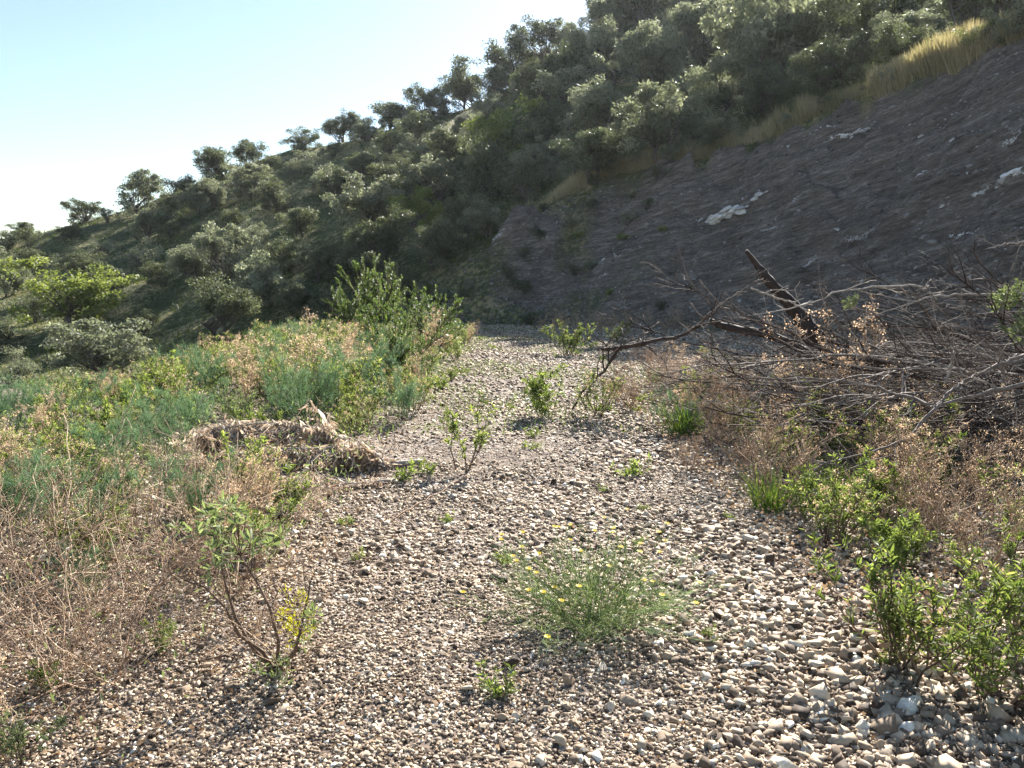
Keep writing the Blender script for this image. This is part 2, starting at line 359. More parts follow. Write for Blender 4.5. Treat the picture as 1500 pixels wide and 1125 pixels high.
# ---------------------------------------------------------------- gravel stones (stuff)
def stone_mat(name, cols):
    m, nt, out = new_mat(name); N = nt.nodes; Lk = nt.links.new
    tc = N.new('ShaderNodeNewGeometry'); n = noise(nt, 70, 4, tc.outputs['Position'])
    a = N.new('ShaderNodeMath'); a.operation = 'MULTIPLY_ADD'; Lk(n.outputs[0], a.inputs[0]); a.inputs[1].default_value = .3; Lk(attr(nt), a.inputs[2])
    s = N.new('ShaderNodeMath'); s.operation = 'SUBTRACT'; Lk(a.outputs[0], s.inputs[0]); s.inputs[1].default_value = .15
    r = ramp(nt, cols); Lk(s.outputs[0], r.inputs[0])
    p = N.new('ShaderNodeBsdfPrincipled'); p.inputs['Roughness'].default_value = .75; p.inputs['Specular IOR Level'].default_value = .2; Lk(r.outputs[0], p.inputs['Base Color'])
    b = N.new('ShaderNodeBump'); b.inputs['Strength'].default_value = .4; b.inputs['Distance'].default_value = .004; Lk(n.outputs[0], b.inputs['Height']); Lk(b.outputs[0], p.inputs['Normal'])
    Lk(p.outputs[0], out.inputs[0]); return m
M['stone'] = stone_mat('gravel_stone', [(0, (.055, .039, .028)), (.25, (.15, .11, .077)), (.5, (.33, .25, .175)), (.72, (.5, .4, .29)), (.93, (.65, .56, .43)), (1, (.8, .76, .67))])
import bmesh
def rock_tpl(seed, sub=1, jag=.28):
    g = np.random.default_rng(seed); bm = bmesh.new(); bmesh.ops.create_icosphere(bm, subdivisions=sub, radius=.5)
    V = np.array([v.co[:] for v in bm.verts]); T = np.array([[v.index for v in f.verts] for f in bm.faces]); bm.free()
    V *= (1 + g.normal(size=(len(V), 1)) * jag)
    for _ in range(7):      # flat broken faces
        d = unit(g.normal(size=3)); h = g.uniform(.14, .34); k = V @ d; V = np.where((k > h)[:, None], V - d * (k - h)[:, None], V)
    return V, T, []
def box_tpl(seed):
    g = np.random.default_rng(seed)
    V = np.array([[x, y, z] for x in (-.36, .36) for y in (-.36, .36) for z in (-.4, .4)]) * (1 + g.normal(size=(8, 3)) * .32)
    return V, [], [[0, 1, 3, 2], [4, 6, 7, 5], [0, 4, 5, 1], [2, 3, 7, 6], [0, 2, 6, 4], [1, 5, 7, 3]]
def stones(mb, X, Y, size, tpls, lift=.12, rn=None):
    keep = hill(X, Y)[0] < pad(X, Y) + .05; X = X[keep]; Y = Y[keep]; size = size[keep]
    N = len(X); k = rng.integers(0, len(tpls), N)
    Z = ground(X, Y); R = np.clip(rng.normal(.48, .26, N), 0, 1) if rn is None else rn
    bright = rng.random(N) < .025; R = np.where(bright, rng.uniform(.85, 1, N), R)
    zdir = unit(np.stack([rng.normal(0, .6, N), rng.normal(0, .6, N), np.ones(N)], 1)); a = rng.uniform(0, 6.283, N)
    xd = np.stack([np.cos(a), np.sin(a), rng.normal(0, .3, N)], 1)
    S = np.stack([size * rng.uniform(.9, 1.35, N), size * rng.uniform(.65, 1, N), size * rng.uniform(.3, .85, N)], 1)
    for j, t in enumerate(tpls):
        m = k == j; mb.scatter(t, np.stack([X[m], Y[m], Z[m] + S[m, 2] * lift], 1), xd[m], zdir[m], S[m], R[m])
def spread(n, d0, d1, xa, xb, power=1.0):
    d = d0 * (d1 / d0) ** rng.random(n); x = rng.uniform(xa, xb, n); return x * d, d
gm = MB(); T1 = [rock_tpl(s, 1) for s in range(6)] + [box_tpl(100 + s) for s in range(11)]; TB = [box_tpl(s) for s in range(8)]
# near field: density falls with depth, weights make the lower right coarser and lower left finer
N1 = 102000
d = rng.uniform(1.7 ** 1.7, 11 ** 1.7, N1) ** (1 / 1.7); x = rng.uniform(-.78, .86, N1) * d
km = fbm(x * 1.1, d * 1.1, 3, 88) + rng.normal(0, .25, N1) < .42; x = x[km]; d = d[km]; N1 = len(x)
def coarseness(x, d): return np.clip(.5 + .13 * (x + .4) - .02 * (d - 4) + 1.0 * fbm(x * .7, d * .7, 3, 50) - .3 * np.exp(-((x + .5) / .7) ** 2 - ((d - 2.6) / .5) ** 2), .15, 1)
sz = (.011 + .026 * coarseness(x, d)) * rng.lognormal(0, .33, N1)
stones(gm, x, d, np.clip(sz, .009, .085), T1)
N2 = 80000; x, d = spread(N2, 1.8, 6.5, -.75, .75); stones(gm, x, d, rng.uniform(.007, .019, N2), TB)
N3 = 2400; x, d = spread(N3, 1.9, 6.5, -.5, .72); m = rng.random(N3) < np.clip(.2 + .5 * x - .08 * (d - 2), .04, 1); stones(gm, x[m], d[m], rng.uniform(.035, .075, m.sum()), [rock_tpl(s, 2, .07) for s in range(40, 48)], .2)
N4 = 100000; d = rng.uniform(7 ** 1.5, 36 ** 1.5, N4) ** (1 / 1.5); x = rng.uniform(-6.5, 7.5, N4); m = (np.abs(x / d) < .7) & (rng.random(N4) < (d - 7) / 5); stones(gm, x[m], d[m], rng.uniform(.022, .045, m.sum()) * (1 + d[m] * .012) * rng.lognormal(0, .2, m.sum()), TB)
gv = link('gravel', gm.mesh('gravel', M['stone'])); tag(gv, 'loose brown and grey angular gravel covering the flat terrace', 'gravel', kind='stuff')


# ---------------------------------------------------------------- thin volume added to imitate veiling lens glare over the far slope
hz = MB(); b0, b1 = np.array([-206., -206, -10.5]), np.array([206., 206, 62.])
hz.add([[ (b0, b1)[i][0], (b0, b1)[j][1], (b0, b1)[k][2]] for i in (0, 1) for j in (0, 1) for k in (0, 1)], None, [[0, 1, 3, 2], [4, 6, 7, 5], [0, 4, 5, 1], [2, 3, 7, 6], [0, 2, 6, 4], [1, 5, 7, 3]])
hm = bpy.data.materials.new('glare_veil_volume'); hm.use_nodes = True; nt = hm.node_tree; nt.nodes.clear(); ho = nt.nodes.new('ShaderNodeOutputMaterial'); hv = nt.nodes.new('ShaderNodeVolumePrincipled')
hv.inputs['Density'].default_value = .00012; hv.inputs['Anisotropy'].default_value = .5; hv.inputs['Color'].default_value = (.85, .9, 1, 1); nt.links.new(hv.outputs[0], ho.inputs['Volume'])
tag(link('glare_veil', hz.mesh('glare_veil', hm)), 'added thin volume imitating lens glare over the slope', 'glare_veil', kind='stuff')
SC.cycles.volume_bounces = 0
# ---------------------------------------------------------------- trees on the hillside
def make_tree(seed, H, Wd, nclump, nleaf, lsize, mat, low=.18, stems=2, name='tree', crown_flat=1.0, clump_r=.17, thin=0.):
    g = np.random.default_rng(seed)
    # crown envelope: several lobes
    nl = 7; lobes = []
    for i in range(nl):
        a = g.uniform(0, 6.28); rr_ = g.uniform(.1, .34) * Wd
        lobes.append([math.cos(a) * rr_, math.sin(a) * rr_, H * g.uniform(low + .16, .78), g.uniform(.2, .34) * Wd, g.uniform(.19, .32) * H * crown_flat])
    lobes = np.array(lobes)
    C = []
    while len(C) < nclump:
        l = lobes[g.integers(nl)]; d = unit(g.normal(size=3)); q = g.uniform(.55, 1.05)
        p = l[:3] + d * np.array([l[3], l[3], l[4]]) * q
        if p[2] < H * low or p[2] > H * 1.02: continue
        C.append(p)
    C = np.array(C); cen = np.array([0, 0, H * .55])
    cl = MB()
    per = g.integers(int(nleaf * .5), int(nleaf * 1.5), len(C)); idx = np.repeat(np.arange(len(C)), per); n = len(idx)
    cr = Wd * clump_r * g.uniform(.65, 1.35, len(C)); sq = g.uniform(.55, .85, len(C))
    dr = unit(g.normal(size=(n, 3)) + np.array([0, 0, .25])); rad = g.random(n) ** .45
    P = C[idx] + dr * (cr[idx] * rad)[:, None] * np.stack([np.ones(n), np.ones(n), sq[idx]], 1); k = P[:, 2] > H * .03; P = P[k]; dr = dr[k]; idx = idx[k]; n = len(P)
    D = unit(np.cross(dr, g.normal(size=(n, 3))) + dr * .35 + g.normal(size=(n, 3)) * .25)
    Zn = unit(dr + g.normal(size=(n, 3)) * .45)
    tone = np.clip(g.normal(.5, .15, len(C))[idx] + g.normal(0, .14, n), 0, 1)
    S = lsize * g.uniform(.6, 1.35, (n, 1)) * np.array([1, .8, 1])
    cl.scatter(QUAD, P, D, Zn, S, tone)
    cm = cl.mesh('crown', M[mat])
    tb = MB()
    base = np.stack([g.normal(0, .04 * Wd, stems), g.normal(0, .04 * Wd, stems), np.zeros(stems) - .15], 1)
    dirs = np.stack([g.normal(0, .3, stems), g.normal(0, .3, stems), np.ones(stems)], 1)
    tr = grow(base, dirs, H * .55, 7, .14, .03, g); r0 = .035 * H / math.sqrt(stems)
    tb.tubes(tr, np.linspace(r0 * 1.2, r0 * .5, 7)[None], 6, .5)
    k = min(len(C), 34); pick = g.choice(len(C), k, replace=False); b = g.integers(0, stems, k); t = g.uniform(.3, .95, k)
    p0, _ = on(tr, b, t); tgt = C[pick]; n_ = 6; s = np.linspace(0, 1, n_)[None, :, None]
    mid = (p0 + tgt) / 2 + g.normal(size=(k, 3)) * .06 * Wd - np.array([0, 0, .04 * H])
    L = (1 - s) ** 2 * p0[:, None] + 2 * s * (1 - s) * mid[:, None] + s ** 2 * tgt[:, None]
    tb.tubes(L, np.linspace(r0 * .5, r0 * .1, n_)[None], 4, .6)
    return cm, tb.mesh('trunk', M['bark'], True), Wd, H
PR = {
 'olive': [make_tree(s, 5, 5.4, 64, 150, .21, 'olive', .08, 3, clump_r=.1) for s in (1, 2, 3, 4, 5)],
 'dark': [make_tree(s, 5, 5.6, 70, 150, .2, 'dark', .06, 2, clump_r=.105) for s in (11, 12, 13, 14, 15)],
 'bright': [make_tree(s, 5, 6, 60, 140, .22, 'bright', .1, 3, clump_r=.1) for s in (21, 22)],
 'shrub': [make_tree(s, 2, 2.6, 34, 130, .1, 'olive', .01, 4, crown_flat=1.35, clump_r=.13) for s in (31, 32, 33)],
 'darkshrub': [make_tree(s, 2, 2.6, 34, 130, .1, 'dark', .01, 4, crown_flat=1.35, clump_r=.13) for s in (35, 36)],
 'brightshrub': [make_tree(s, 2, 2.6, 34, 120, .1, 'bright', .01, 4, crown_flat=1.35, clump_r=.13) for s in (38,)],
}
ROOTS = {}
ADJ = {'olive': 'grey green olive tree', 'dark': 'dense dark oak', 'bright': 'bright green leafy tree', 'shrub': 'rounded grey green shrub', 'darkshrub': 'low dark green shrub', 'brightshrub': 'light green shrub'}
NAME = {'olive': 'olive_tree', 'dark': 'oak_tree', 'bright': 'leafy_tree', 'shrub': 'shrub', 'darkshrub': 'shrub', 'brightshrub': 'shrub'}
# (centre px, base py, width px, height px, kind, label or None)
TREES = [
 (33, 345, 30, 24, 'dark', 'tiny dark tree farthest left on the skyline'),
 (122, 327, 50, 32, 'dark', 'small dark tree with flat crown on the low left skyline'), (157, 327, 32, 18, 'darkshrub', None),
 (205, 312, 62, 55, 'olive', 'round grey green tree on the left skyline beside a darker one'), (262, 298, 50, 48, 'dark', None),
 (320, 262, 66, 52, 'dark', 'large dark oak with broad crown on the left skyline'), (377, 255, 52, 46, 'dark', None),
 (442, 216, 44, 30, 'dark', 'lone small tree standing clear on the bare skyline'),
 (497, 208, 38, 38, 'dark', None), (530, 204, 44, 44, 'dark', None), (572, 187, 52, 46, 'dark', None), (615, 178, 46, 46, 'dark', 'skyline tree with open crown and thin visible trunk'),
 (648, 168, 40, 40, 'dark', None), (682, 160, 66, 58, 'dark', None), (755, 122, 84, 76, 'dark', 'big dark oak bulging above the skyline left of the bright tree'), (725, 150, 50, 60, 'dark', None),
 (795, 100, 66, 62, 'dark', None), (832, 82, 60, 52, 'olive', None), (880, 42, 54, 50, 'dark', 'dark tree where the skyline leaves the top edge'), (850, 95, 50, 50, 'olive', None),
 (10, 435, 62, 60, 'olive', 'grey tree cut by the left edge of the hillside'), (102, 478, 165, 98, 'bright', 'broad bright green tree low on the left slope'),
 (145, 562, 165, 100, 'olive', 'wide bushy olive in the hollow behind the thicket'), (25, 566, 75, 48, 'shrub', 'pale rounded shrub in the hollow at the left edge'),
 (218, 352, 58, 44, 'olive', None), (292, 312, 52, 46, 'olive', None), (312, 305, 54, 40, 'olive', None), (367, 292, 84, 52, 'olive', None), (374, 355, 44, 34, 'shrub', None),
 (287, 412, 76, 52, 'olive', 'small flat topped olive above the lit grass streak'), (366, 458, 108, 98, 'olive', 'tall pale olive tree in front of the dark slope'), (212, 392, 60, 40, 'shrub', None),
 (430, 262, 70, 32, 'shrub', None), (468, 285, 64, 40, 'shrub', None), (500, 300, 80, 55, 'dark', None), (545, 330, 112, 78, 'olive', 'olive with pale lit top above the leafy thicket bush'),
 (572, 250, 64, 48, 'darkshrub', None), (600, 300, 70, 55, 'dark', None), (640, 300, 84, 60, 'olive', None), (470, 412, 70, 60, 'dark', 'dark tree with thin trunk in the shaded slope foot'), (520, 420, 80, 70, 'dark', None),
 (738, 250, 105, 100, 'bright', 'yellow green tree catching sun in mid hillside'), (700, 300, 110, 90, 'dark', None), (560, 400, 90, 80, 'dark', None), (640, 395, 100, 80, 'dark', None), (690, 350, 90, 70, 'dark', None),
 (790, 240, 90, 80, 'dark', None), (832, 190, 115, 90, 'olive', None), (800, 180, 90, 90, 'dark', None), (895, 215, 130, 90, 'olive', None), (870, 265, 110, 80, 'dark', 'dark tree overhanging the upper edge of the bank'),
 (945, 155, 120, 100, 'olive', None), (965, 235, 130, 110, 'olive', 'large grey olive just above the bank crest'), (1030, 120, 120, 100, 'olive', None), (900, 130, 100, 90, 'olive', None), (860, 130, 80, 70, 'dark', None),
 (1122, 162, 175, 165, 'olive', 'tall olive with dark forked trunk above the bank'), (1050, 190, 110, 100, 'olive', None), (1200, 130, 130, 115, 'dark', None), (1270, 95, 130, 110, 'dark', None), (1330, 45, 120, 90, 'dark', None),
 (1185, 60, 130, 110, 'olive', None), (1000, 60, 110, 90, 'olive', None), (940, 60, 90, 80, 'dark', None), (1090, 40, 120, 90, 'dark', None), (1260, 20, 120, 90, 'olive', None), (1400, 15, 120, 90, 'dark', None), (1460, -10, 110, 90, 'olive', None),
 (1025, 212, 70, 48, 'shrub', 'rounded shrub with sunlit rim on the bank crest'), (1348, 62, 70, 46, 'shrub', 'rounded shrub rising from dry grass on the bank crest'), (1455, 40, 80, 60, 'darkshrub', None),
 (930, 20, 80, 60, 'olive', None), (970, -10, 80, 60, 'olive', None), (895, 75, 70, 60, 'olive', None), (1150, -20, 120, 90, 'dark', None),
 (60, 395, 60, 30, 'darkshrub', None), (15, 365, 50, 24, 'darkshrub', None), (95, 350, 44, 20, 'darkshrub', None), (150, 375, 40, 24, 'shrub', None), (240, 420, 60, 36, 'darkshrub', None),
 (5, 520, 70, 50, 'dark', None), (200, 500, 60, 44, 'dark', None), (420, 400, 64, 50, 'dark', None), (330, 345, 50, 40, 'darkshrub', None), (160, 425, 60, 40, 'dark', None), (440, 350, 70, 50, 'dark', None), (250, 350, 50, 36, 'dark', None),
 (410, 310, 60, 44, 'dark', None), (530, 270, 60, 44, 'dark', None), (660, 240, 70, 55, 'dark', None), (610, 225, 64, 50, 'darkshrub', None), (770, 300, 100, 60, 'darkshrub', None), (480, 470, 70, 50, 'dark', None), (600, 440, 70, 44, 'darkshrub', None),
]
tg = np.random.default_rng(5)
placed = []
def put_tree(px, base, wpx, hpx, kind, label):
    P = hit(px, base)
    if P is None:                                            # ridge: stand on the far line
        a = math.atan2((px - 750) / F, 1); R, Zz = lines(np.array([a])); r = float(R[4, 0]); P = np.array([r * math.sin(a), r * math.cos(a), 0])
        for _ in range(3):
            a += (px - proj(np.array([P[0], P[1], g1(P[0], P[1])]))[0]) / F; P = np.array([r * math.sin(a), r * math.cos(a), 0])
        P[2] = g1(P[0], P[1])
    w = wpx * P[1] / F; h = hpx * P[1] / F * 1.02
    return P, w, h
for t in TREES:
    P, w, h = put_tree(*t); w, h = (w * 1.2, h * 1.12) if P[1] > 78 else (w, h); placed.append([P, w * 1.02, h * 1.1, t[4], t[5], t[0], t[1]])
# fill the wooded slope between the trees one can name
tries = 0
while len(placed) < 168 and tries < 9000:
    tries += 1
    px = tg.uniform(-60, 1560); py = tg.uniform(-40, 520)
    P = hit(px, py)
    if P is None: continue
    a = math.atan2(P[0], P[1]); R, Zz = lines(np.array([a])); r = math.hypot(P[0], P[1])
    if r < R[1, 0] + 1.0: 
        if a > -.13 or r < R[0, 0] + 1.5: continue
    if a < -.2 and tg.random() < .8: continue
    w = tg.uniform(2.2, 4.8) * (1 if a > -.1 else .85)
    if any(math.hypot(P[0] - q[0][0], P[1] - q[0][1]) < .42 * (w + q[1]) * (1.0 if a > -.2 else 1.15) for q in placed): continue
    # keep the lit grass strips open
    if a < -.2 and r > R[3, 0] + 8 and tg.random() < .6: continue
    kind = tg.choice(['dark', 'olive', 'darkshrub', 'shrub', 'bright', 'brightshrub'], p=[.36, .32, .14, .12, .02, .04])
    if 'shrub' in kind: w = min(w, 2.6)
    placed.append([P, w, w * tg.uniform(.7, .95), kind, None, px, py])
for _ in range(58):                                           # scrub rooted in the left part of the bank and along its crest
    a = tg.uniform(-.11, .2) if _ < 42 else tg.uniform(.15, .6); R, Zz = lines(np.array([a])); t = tg.random() ** .8 if _ < 42 else 1.06
    r = float(R[0, 0] + (R[1, 0] - R[0, 0]) * t); P = np.array([r * math.sin(a), r * math.cos(a), 0]); P[2] = g1(P[0], P[1]); w = tg.uniform(.35, .95) if _ < 42 else tg.uniform(.8, 1.8)
    placed.append([P, w, w * tg.uniform(.5, .9), tg.choice(['darkshrub', 'shrub', 'brightshrub'], p=[.35, .5, .15]), None, *proj(P)])
def ordinal(n): return f"{n}{'th' if 10 <= n % 100 <= 20 else {1: 'st', 2: 'nd', 3: 'rd'}.get(n % 10, 'th')}"
def zone(q):
    a = math.atan2(q[0][0], q[0][1]); R, _ = lines(np.array([a])); r = math.hypot(q[0][0], q[0][1])
    side = 'left of the pale olive' if a < -.30 else 'behind the thicket' if a < -.1 else 'above the bank'
    hgt = 'along the ridge' if r > R[3, 0] + 14 else 'high up' if r > R[3, 0] - 4 else 'halfway up' if r > R[2, 0] - 1 else 'at slope foot' if a < -.1 else 'near the bank crest'
    return hgt, side
zc = {}
for q in sorted(placed, key=lambda q: q[0][0] / q[0][1]):
    z = zone(q); kk = (z, q[3])
    if q[4] is None:
        zc[kk] = zc.get(kk, 0) + 1
        q[4] = f"{ADJ[q[3]]} {z[0]} {z[1]}, {ordinal(zc[kk])} from the left"
protos_used = {}
for i, (P, w, h, kind, label, px, py) in enumerate(placed):
    cm, tm, Wd, H = PR[kind][i % len(PR[kind])]
    root = bpy.data.objects.new(NAME[kind], None); COL.objects.link(root)
    root.location = (P[0], P[1], P[2] - (.05 if P[1] < 78 else .16 * h)); root.rotation_euler = (0, 0, tg.uniform(0, 6.28))
    root.scale = (w / Wd, w / Wd, h / H)
    link('trunk', tm, root); link('crown', cm, root)
    tag(root, label, 'tree' if 'shrub' not in kind else 'shrub', 'trees and shrubs on the hillside')
# ---------------------------------------------------------------- low plants on the terrace
def fluff(mb, P, n, size, spread_, g, tone=(.2, 1), tpl=QUAD):
    i = np.repeat(np.arange(len(P)), n); Q = P[i] + g.normal(size=(len(i), 3)) * spread_
    mb.scatter(tpl, Q, g.normal(size=(len(i), 3)), g.normal(size=(len(i), 3)), size * g.uniform(.6, 1.3, (len(i), 1)) * np.array([1, 1, 1]), g.uniform(*tone, len(i)))
def plant(seed, H, tilt=.5, nst=9, nside=5, sidelen=.3, nleaf=16, leaf=.05, lm='green', sm='stem', tpl=LEAF, t0=.35, up=.06, wander=.12, r0=.006,
          heads=0, headn=14, heads_sz=.012, head_mat='seed', head_spread=.014, flowers=0, base_r=.04, leafup=.5, sub=0, flat=0, lean=(0, 0)):
    g = np.random.default_rng(seed); out = {}
    b = np.stack([g.normal(0, base_r, nst), g.normal(0, base_r, nst), np.full(nst, -.03)], 1)
    a = g.uniform(0, 6.283, nst); q = tilt * np.sqrt(g.random(nst)) * 1.4
    D = np.stack([np.cos(a) * q + lean[0], np.sin(a) * q + lean[1], np.ones(nst) * (1 - flat)], 1)
    L = H * g.uniform(.6, 1.1, nst) / np.clip(unit(D)[:, 2], .55, 1)
    Pm = grow(b, D, L, 9, wander, up, g)
    st = MB(); st.tubes(Pm, r0 * np.linspace(1, .3, 9)[None] * g.uniform(.6, 1.2, nst)[:, None], 4, g.random(nst))
    lf = MB(); hd = MB(); fl = MB()
    def leaves_on(Pp, per, ta, size):
        B = len(Pp); bi = np.repeat(np.arange(B), per); t = ta + (1 - ta) * g.random(len(bi)) ** .8
        p, d = on(Pp, bi, t); pr = unit(np.cross(d, g.normal(size=p.shape)))
        Dn = unit(d * leafup + pr + np.array([0, 0, .15])); Zn = unit(d * 1.0 - pr * leafup + g.normal(size=p.shape) * .25)
        s = size * g.uniform(.55, 1.2, (len(p), 1)) * (1 - .35 * (t[:, None] > .93)) * np.array([1, g.uniform(.8, 1.1), 1])
        lf.scatter(tpl, p, Dn, Zn, s, np.clip(g.normal(.45, .17, len(p)) + .25 * (t - .6), 0, 1))
    tips = [Pm[:, -1]]
    if nside:
        bi = np.repeat(np.arange(nst), nside); t = g.uniform(.25, .95, len(bi)); p, d = on(Pm, bi, t)
        Ps = grow(p, d + unit(g.normal(size=p.shape)) * .8 + np.array([0, 0, .2]), H * sidelen * g.uniform(.4, 1.1, len(bi)) * (1.2 - t * .6), 6, wander, up, g)
        st.tubes(Ps, r0 * .45 * np.linspace(1, .35, 6)[None], 3, g.random(len(bi))); tips.append(Ps[:, -1])
        if nleaf: leaves_on(Ps, nleaf, .15, leaf)
        if sub:
            b2 = np.repeat(np.arange(len(Ps)), sub); p, d = on(Ps, b2, g.uniform(.2, .95, len(b2)))
            P3 = grow(p, d + unit(g.normal(size=p.shape)) * .9, H * sidelen * .45 * g.uniform(.4, 1.1, len(b2)), 4, wander, up, g)
            st.tubes(P3, r0 * .25 * np.ones((1, 4)), 3, g.random(len(b2))); tips.append(P3[:, -1])
            if nleaf: leaves_on(P3, max(2, nleaf // 3), .1, leaf * .85)
    if nleaf: leaves_on(Pm, int(nleaf * 1.5), t0, leaf)
    tips = np.concatenate(tips)
    out['stems'] = st.mesh('stems', M[sm])
    if nleaf: out['leaves'] = lf.mesh('leaves', M[lm])
    if heads:
        k = g.random(len(tips)) < heads; fluff(hd, tips[k], headn, heads_sz, head_spread, g); 
        if hd.n: out['seed_sprays'] = hd.mesh('seed_sprays', M[head_mat])
    if flowers:
        k = g.choice(len(tips), min(flowers, len(tips)), replace=False); n = 9; T = tips[k]; i = np.repeat(np.arange(len(k)), n); an = np.tile(np.arange(n) * 6.283 / n, len(k))
        D = np.stack([np.cos(an), np.sin(an), np.full(len(an), .35)], 1); fl.scatter(QUAD, T[i], D, np.tile([0, 0, 1.], (len(i), 1)), np.array([.013, .013, .013]), g.random(len(i)))
        fluff(fl, T, 10, .007, .003, g, (0, .3)); out['flowers'] = fl.mesh('flowers', M['petal'])
    return out
def merge_part(d, name, extra): d[name] = extra; return d
PL = {
 'leafy': [plant(s, .5, .7, 13, 8, .36, 12, .047, 'green', heads=.14, headn=12, t0=.12) for s in (101, 102, 103)],
 'leafyseed': [plant(s, .6, .5, 12, 7, .36, 9, .048, 'green', t0=.2, heads=.55, headn=16, heads_sz=.014) for s in (106, 107, 108)],
 'rosemary': [plant(s, 1.1, .3, 22, 9, .3, 46, .034, 'bluegreen', up=.08, tpl=QUAD, t0=.25, r0=.01, leafup=.6) for s in (111, 112)],
 'darkbush': [plant(s, .9, .6, 18, 9, .35, 34, .035, 'bluegreen', up=.05, tpl=QUAD, t0=.3, r0=.009, leafup=.6) for s in (115,)],
 'dry': [plant(s, .75, .38, 9, 6, .33, 2, .03, 'dry', 'drystem', heads=.8, headn=15, heads_sz=.013, head_spread=.015, sub=2, r0=.005, wander=.1) for s in (121, 122, 123, 124)],
 'drylean': [plant(s, .8, 1.15, 11, 6, .36, 1, .025, 'dry', 'drystem', heads=.1, headn=7, heads_sz=.009, head_spread=.01, sub=2, r0=.005, up=-.01, wander=.14) for s in (126, 127, 128)],
 'fennel': [plant(s, .6, .7, 13, 8, .38, 36, .06, 'fennel', 'greenstem', tpl=NEEDLE, t0=.1, sub=3, r0=.005, leafup=.9) for s in (131, 132, 133)],
 'green': [plant(s, .5, .6, 14, 6, .33, 12, .06, 'green', 'greenstem', t0=.15, r0=.005, leafup=.7) for s in (141, 142, 143)],
 'grey': [plant(s, .5, .6, 12, 6, .33, 12, .045, 'greyleaf', 'stem', t0=.25, r0=.005, leafup=.7) for s in (145, 146)],
 'tuft': [plant(s, .35, .8, 60, 0, 0, 0, .1, 'grass', 'greenstem', r0=.0016, up=-.03, wander=.06, base_r=.05, heads=0) for s in (151, 152)],
 'weed': [plant(s, .1, .8, 9, 2, .4, 6, .035, 'green', 'greenstem', t0=.1, r0=.002) for s in (161, 162)],
 'twiggy': [plant(s, .7, .7, 14, 8, .4, 1, .02, 'dry', 'drystem', heads=.15, headn=6, heads_sz=.01, sub=4, r0=.006, wander=.18) for s in (171, 172)],
 'slim': [plant(s, .6, .25, 4, 6, .25, 14, .05, 'green', 'stem', t0=.4, r0=.006) for s in (175, 176)],
}
for s, d in zip((151, 152), PL['tuft']):
    g = np.random.default_rng(s); mb = MB(); n = 160; a = g.uniform(0, 6.28, n); q = g.uniform(.1, 1.1, n)
    D = np.stack([np.cos(a) * q, np.sin(a) * q, np.ones(n)], 1); mb.scatter(BLADE, g.normal(0, .05, (n, 3)) * np.array([1, 1, 0]), D, rand_unit(n, g), np.array([1, .35, 1.]) * g.uniform(.12, .34, (n, 1)), g.random(n)); d['leaves'] = mb.mesh('leaves', M['grass'])
# airy yellow flowered shrub
def airy(seed=181, nm=95):
    g = np.random.default_rng(seed); a = g.uniform(0, 6.283, nm); q = 2.4 * g.random(nm) ** .7
    D = np.stack([np.cos(a) * q, np.sin(a) * q, np.ones(nm)], 1); b = g.normal(0, .05, (nm, 3)) * np.array([1, 1, 0])
    Pm = grow(b, D, g.uniform(.22, .5, nm), 8, .14, .05, g); st = MB(); st.tubes(Pm, np.linspace(.002, .0009, 8)[None], 3, g.uniform(.3, 1, nm))
    bi = np.repeat(np.arange(nm), 9); p, d = on(Pm, bi, g.uniform(.2, .98, len(bi))); Ps = grow(p, d + unit(g.normal(size=p.shape)) * .55, g.uniform(.06, .16, len(bi)), 5, .08, .04, g)
    st.tubes(Ps, np.full((1, 5), .0009), 3, g.uniform(.3, 1, len(bi)))
    lf = MB(); b3 = np.repeat(np.arange(len(Ps)), 6); p, d = on(Ps, b3, g.random(len(b3))); lf.scatter(NEEDLE, p, d + unit(g.normal(size=p.shape)) * .7, g.normal(size=p.shape), np.array([1, 1, 1]) * g.uniform(.02, .05, (len(p), 1)), g.uniform(.3, 1, len(p)))
    fl = MB(); T = np.concatenate([Ps[:, -1], Pm[:, -1]]); T = T[np.argsort(-T[:, 2] - .25 * np.linalg.norm(T[:, :2], axis=1) + g.normal(0, .05, len(T)))[:130]]; T = T[g.random(len(T)) < .3]
    i = np.repeat(np.arange(len(T)), 8); an = np.tile(np.arange(8) * 6.283 / 8, len(T)); fl.scatter(QUAD, T[i], np.stack([np.cos(an), np.sin(an), np.full(len(an), .3)], 1), np.tile([0, 0, 1.], (len(i), 1)), np.array([.012, .014, .01]), g.random(len(i)))
    fluff(fl, T, 10, .006, .003, g, (0, .3))
    return {'stems': st.mesh('stems', M['greenstem']), 'leaves': lf.mesh('leaves', M['greyleaf']), 'flowers': fl.mesh('flowers', M['petal'])}
PL['airy'] = [airy()]
KN = {'leafy': 'leafy_shrub', 'leafyseed': 'leafy_shrub', 'rosemary': 'rosemary_bush', 'darkbush': 'dark_bush', 'dry': 'dry_plant', 'drylean': 'dry_plant', 'fennel': 'fennel_plant', 'green': 'leafy_plant', 'grey': 'grey_shrub', 'tuft': 'grass_tuft', 'weed': 'small_weed', 'twiggy': 'twiggy_bush', 'slim': 'slender_plant', 'airy': 'flowering_shrub'}
KC = {'leafy': 'shrub', 'leafyseed': 'shrub', 'rosemary': 'bush', 'darkbush': 'bush', 'dry': 'dry plant', 'drylean': 'dry plant', 'fennel': 'fennel', 'green': 'plant', 'grey': 'shrub', 'tuft': 'grass tuft', 'weed': 'weed', 'twiggy': 'bush', 'slim': 'plant', 'airy': 'shrub'}
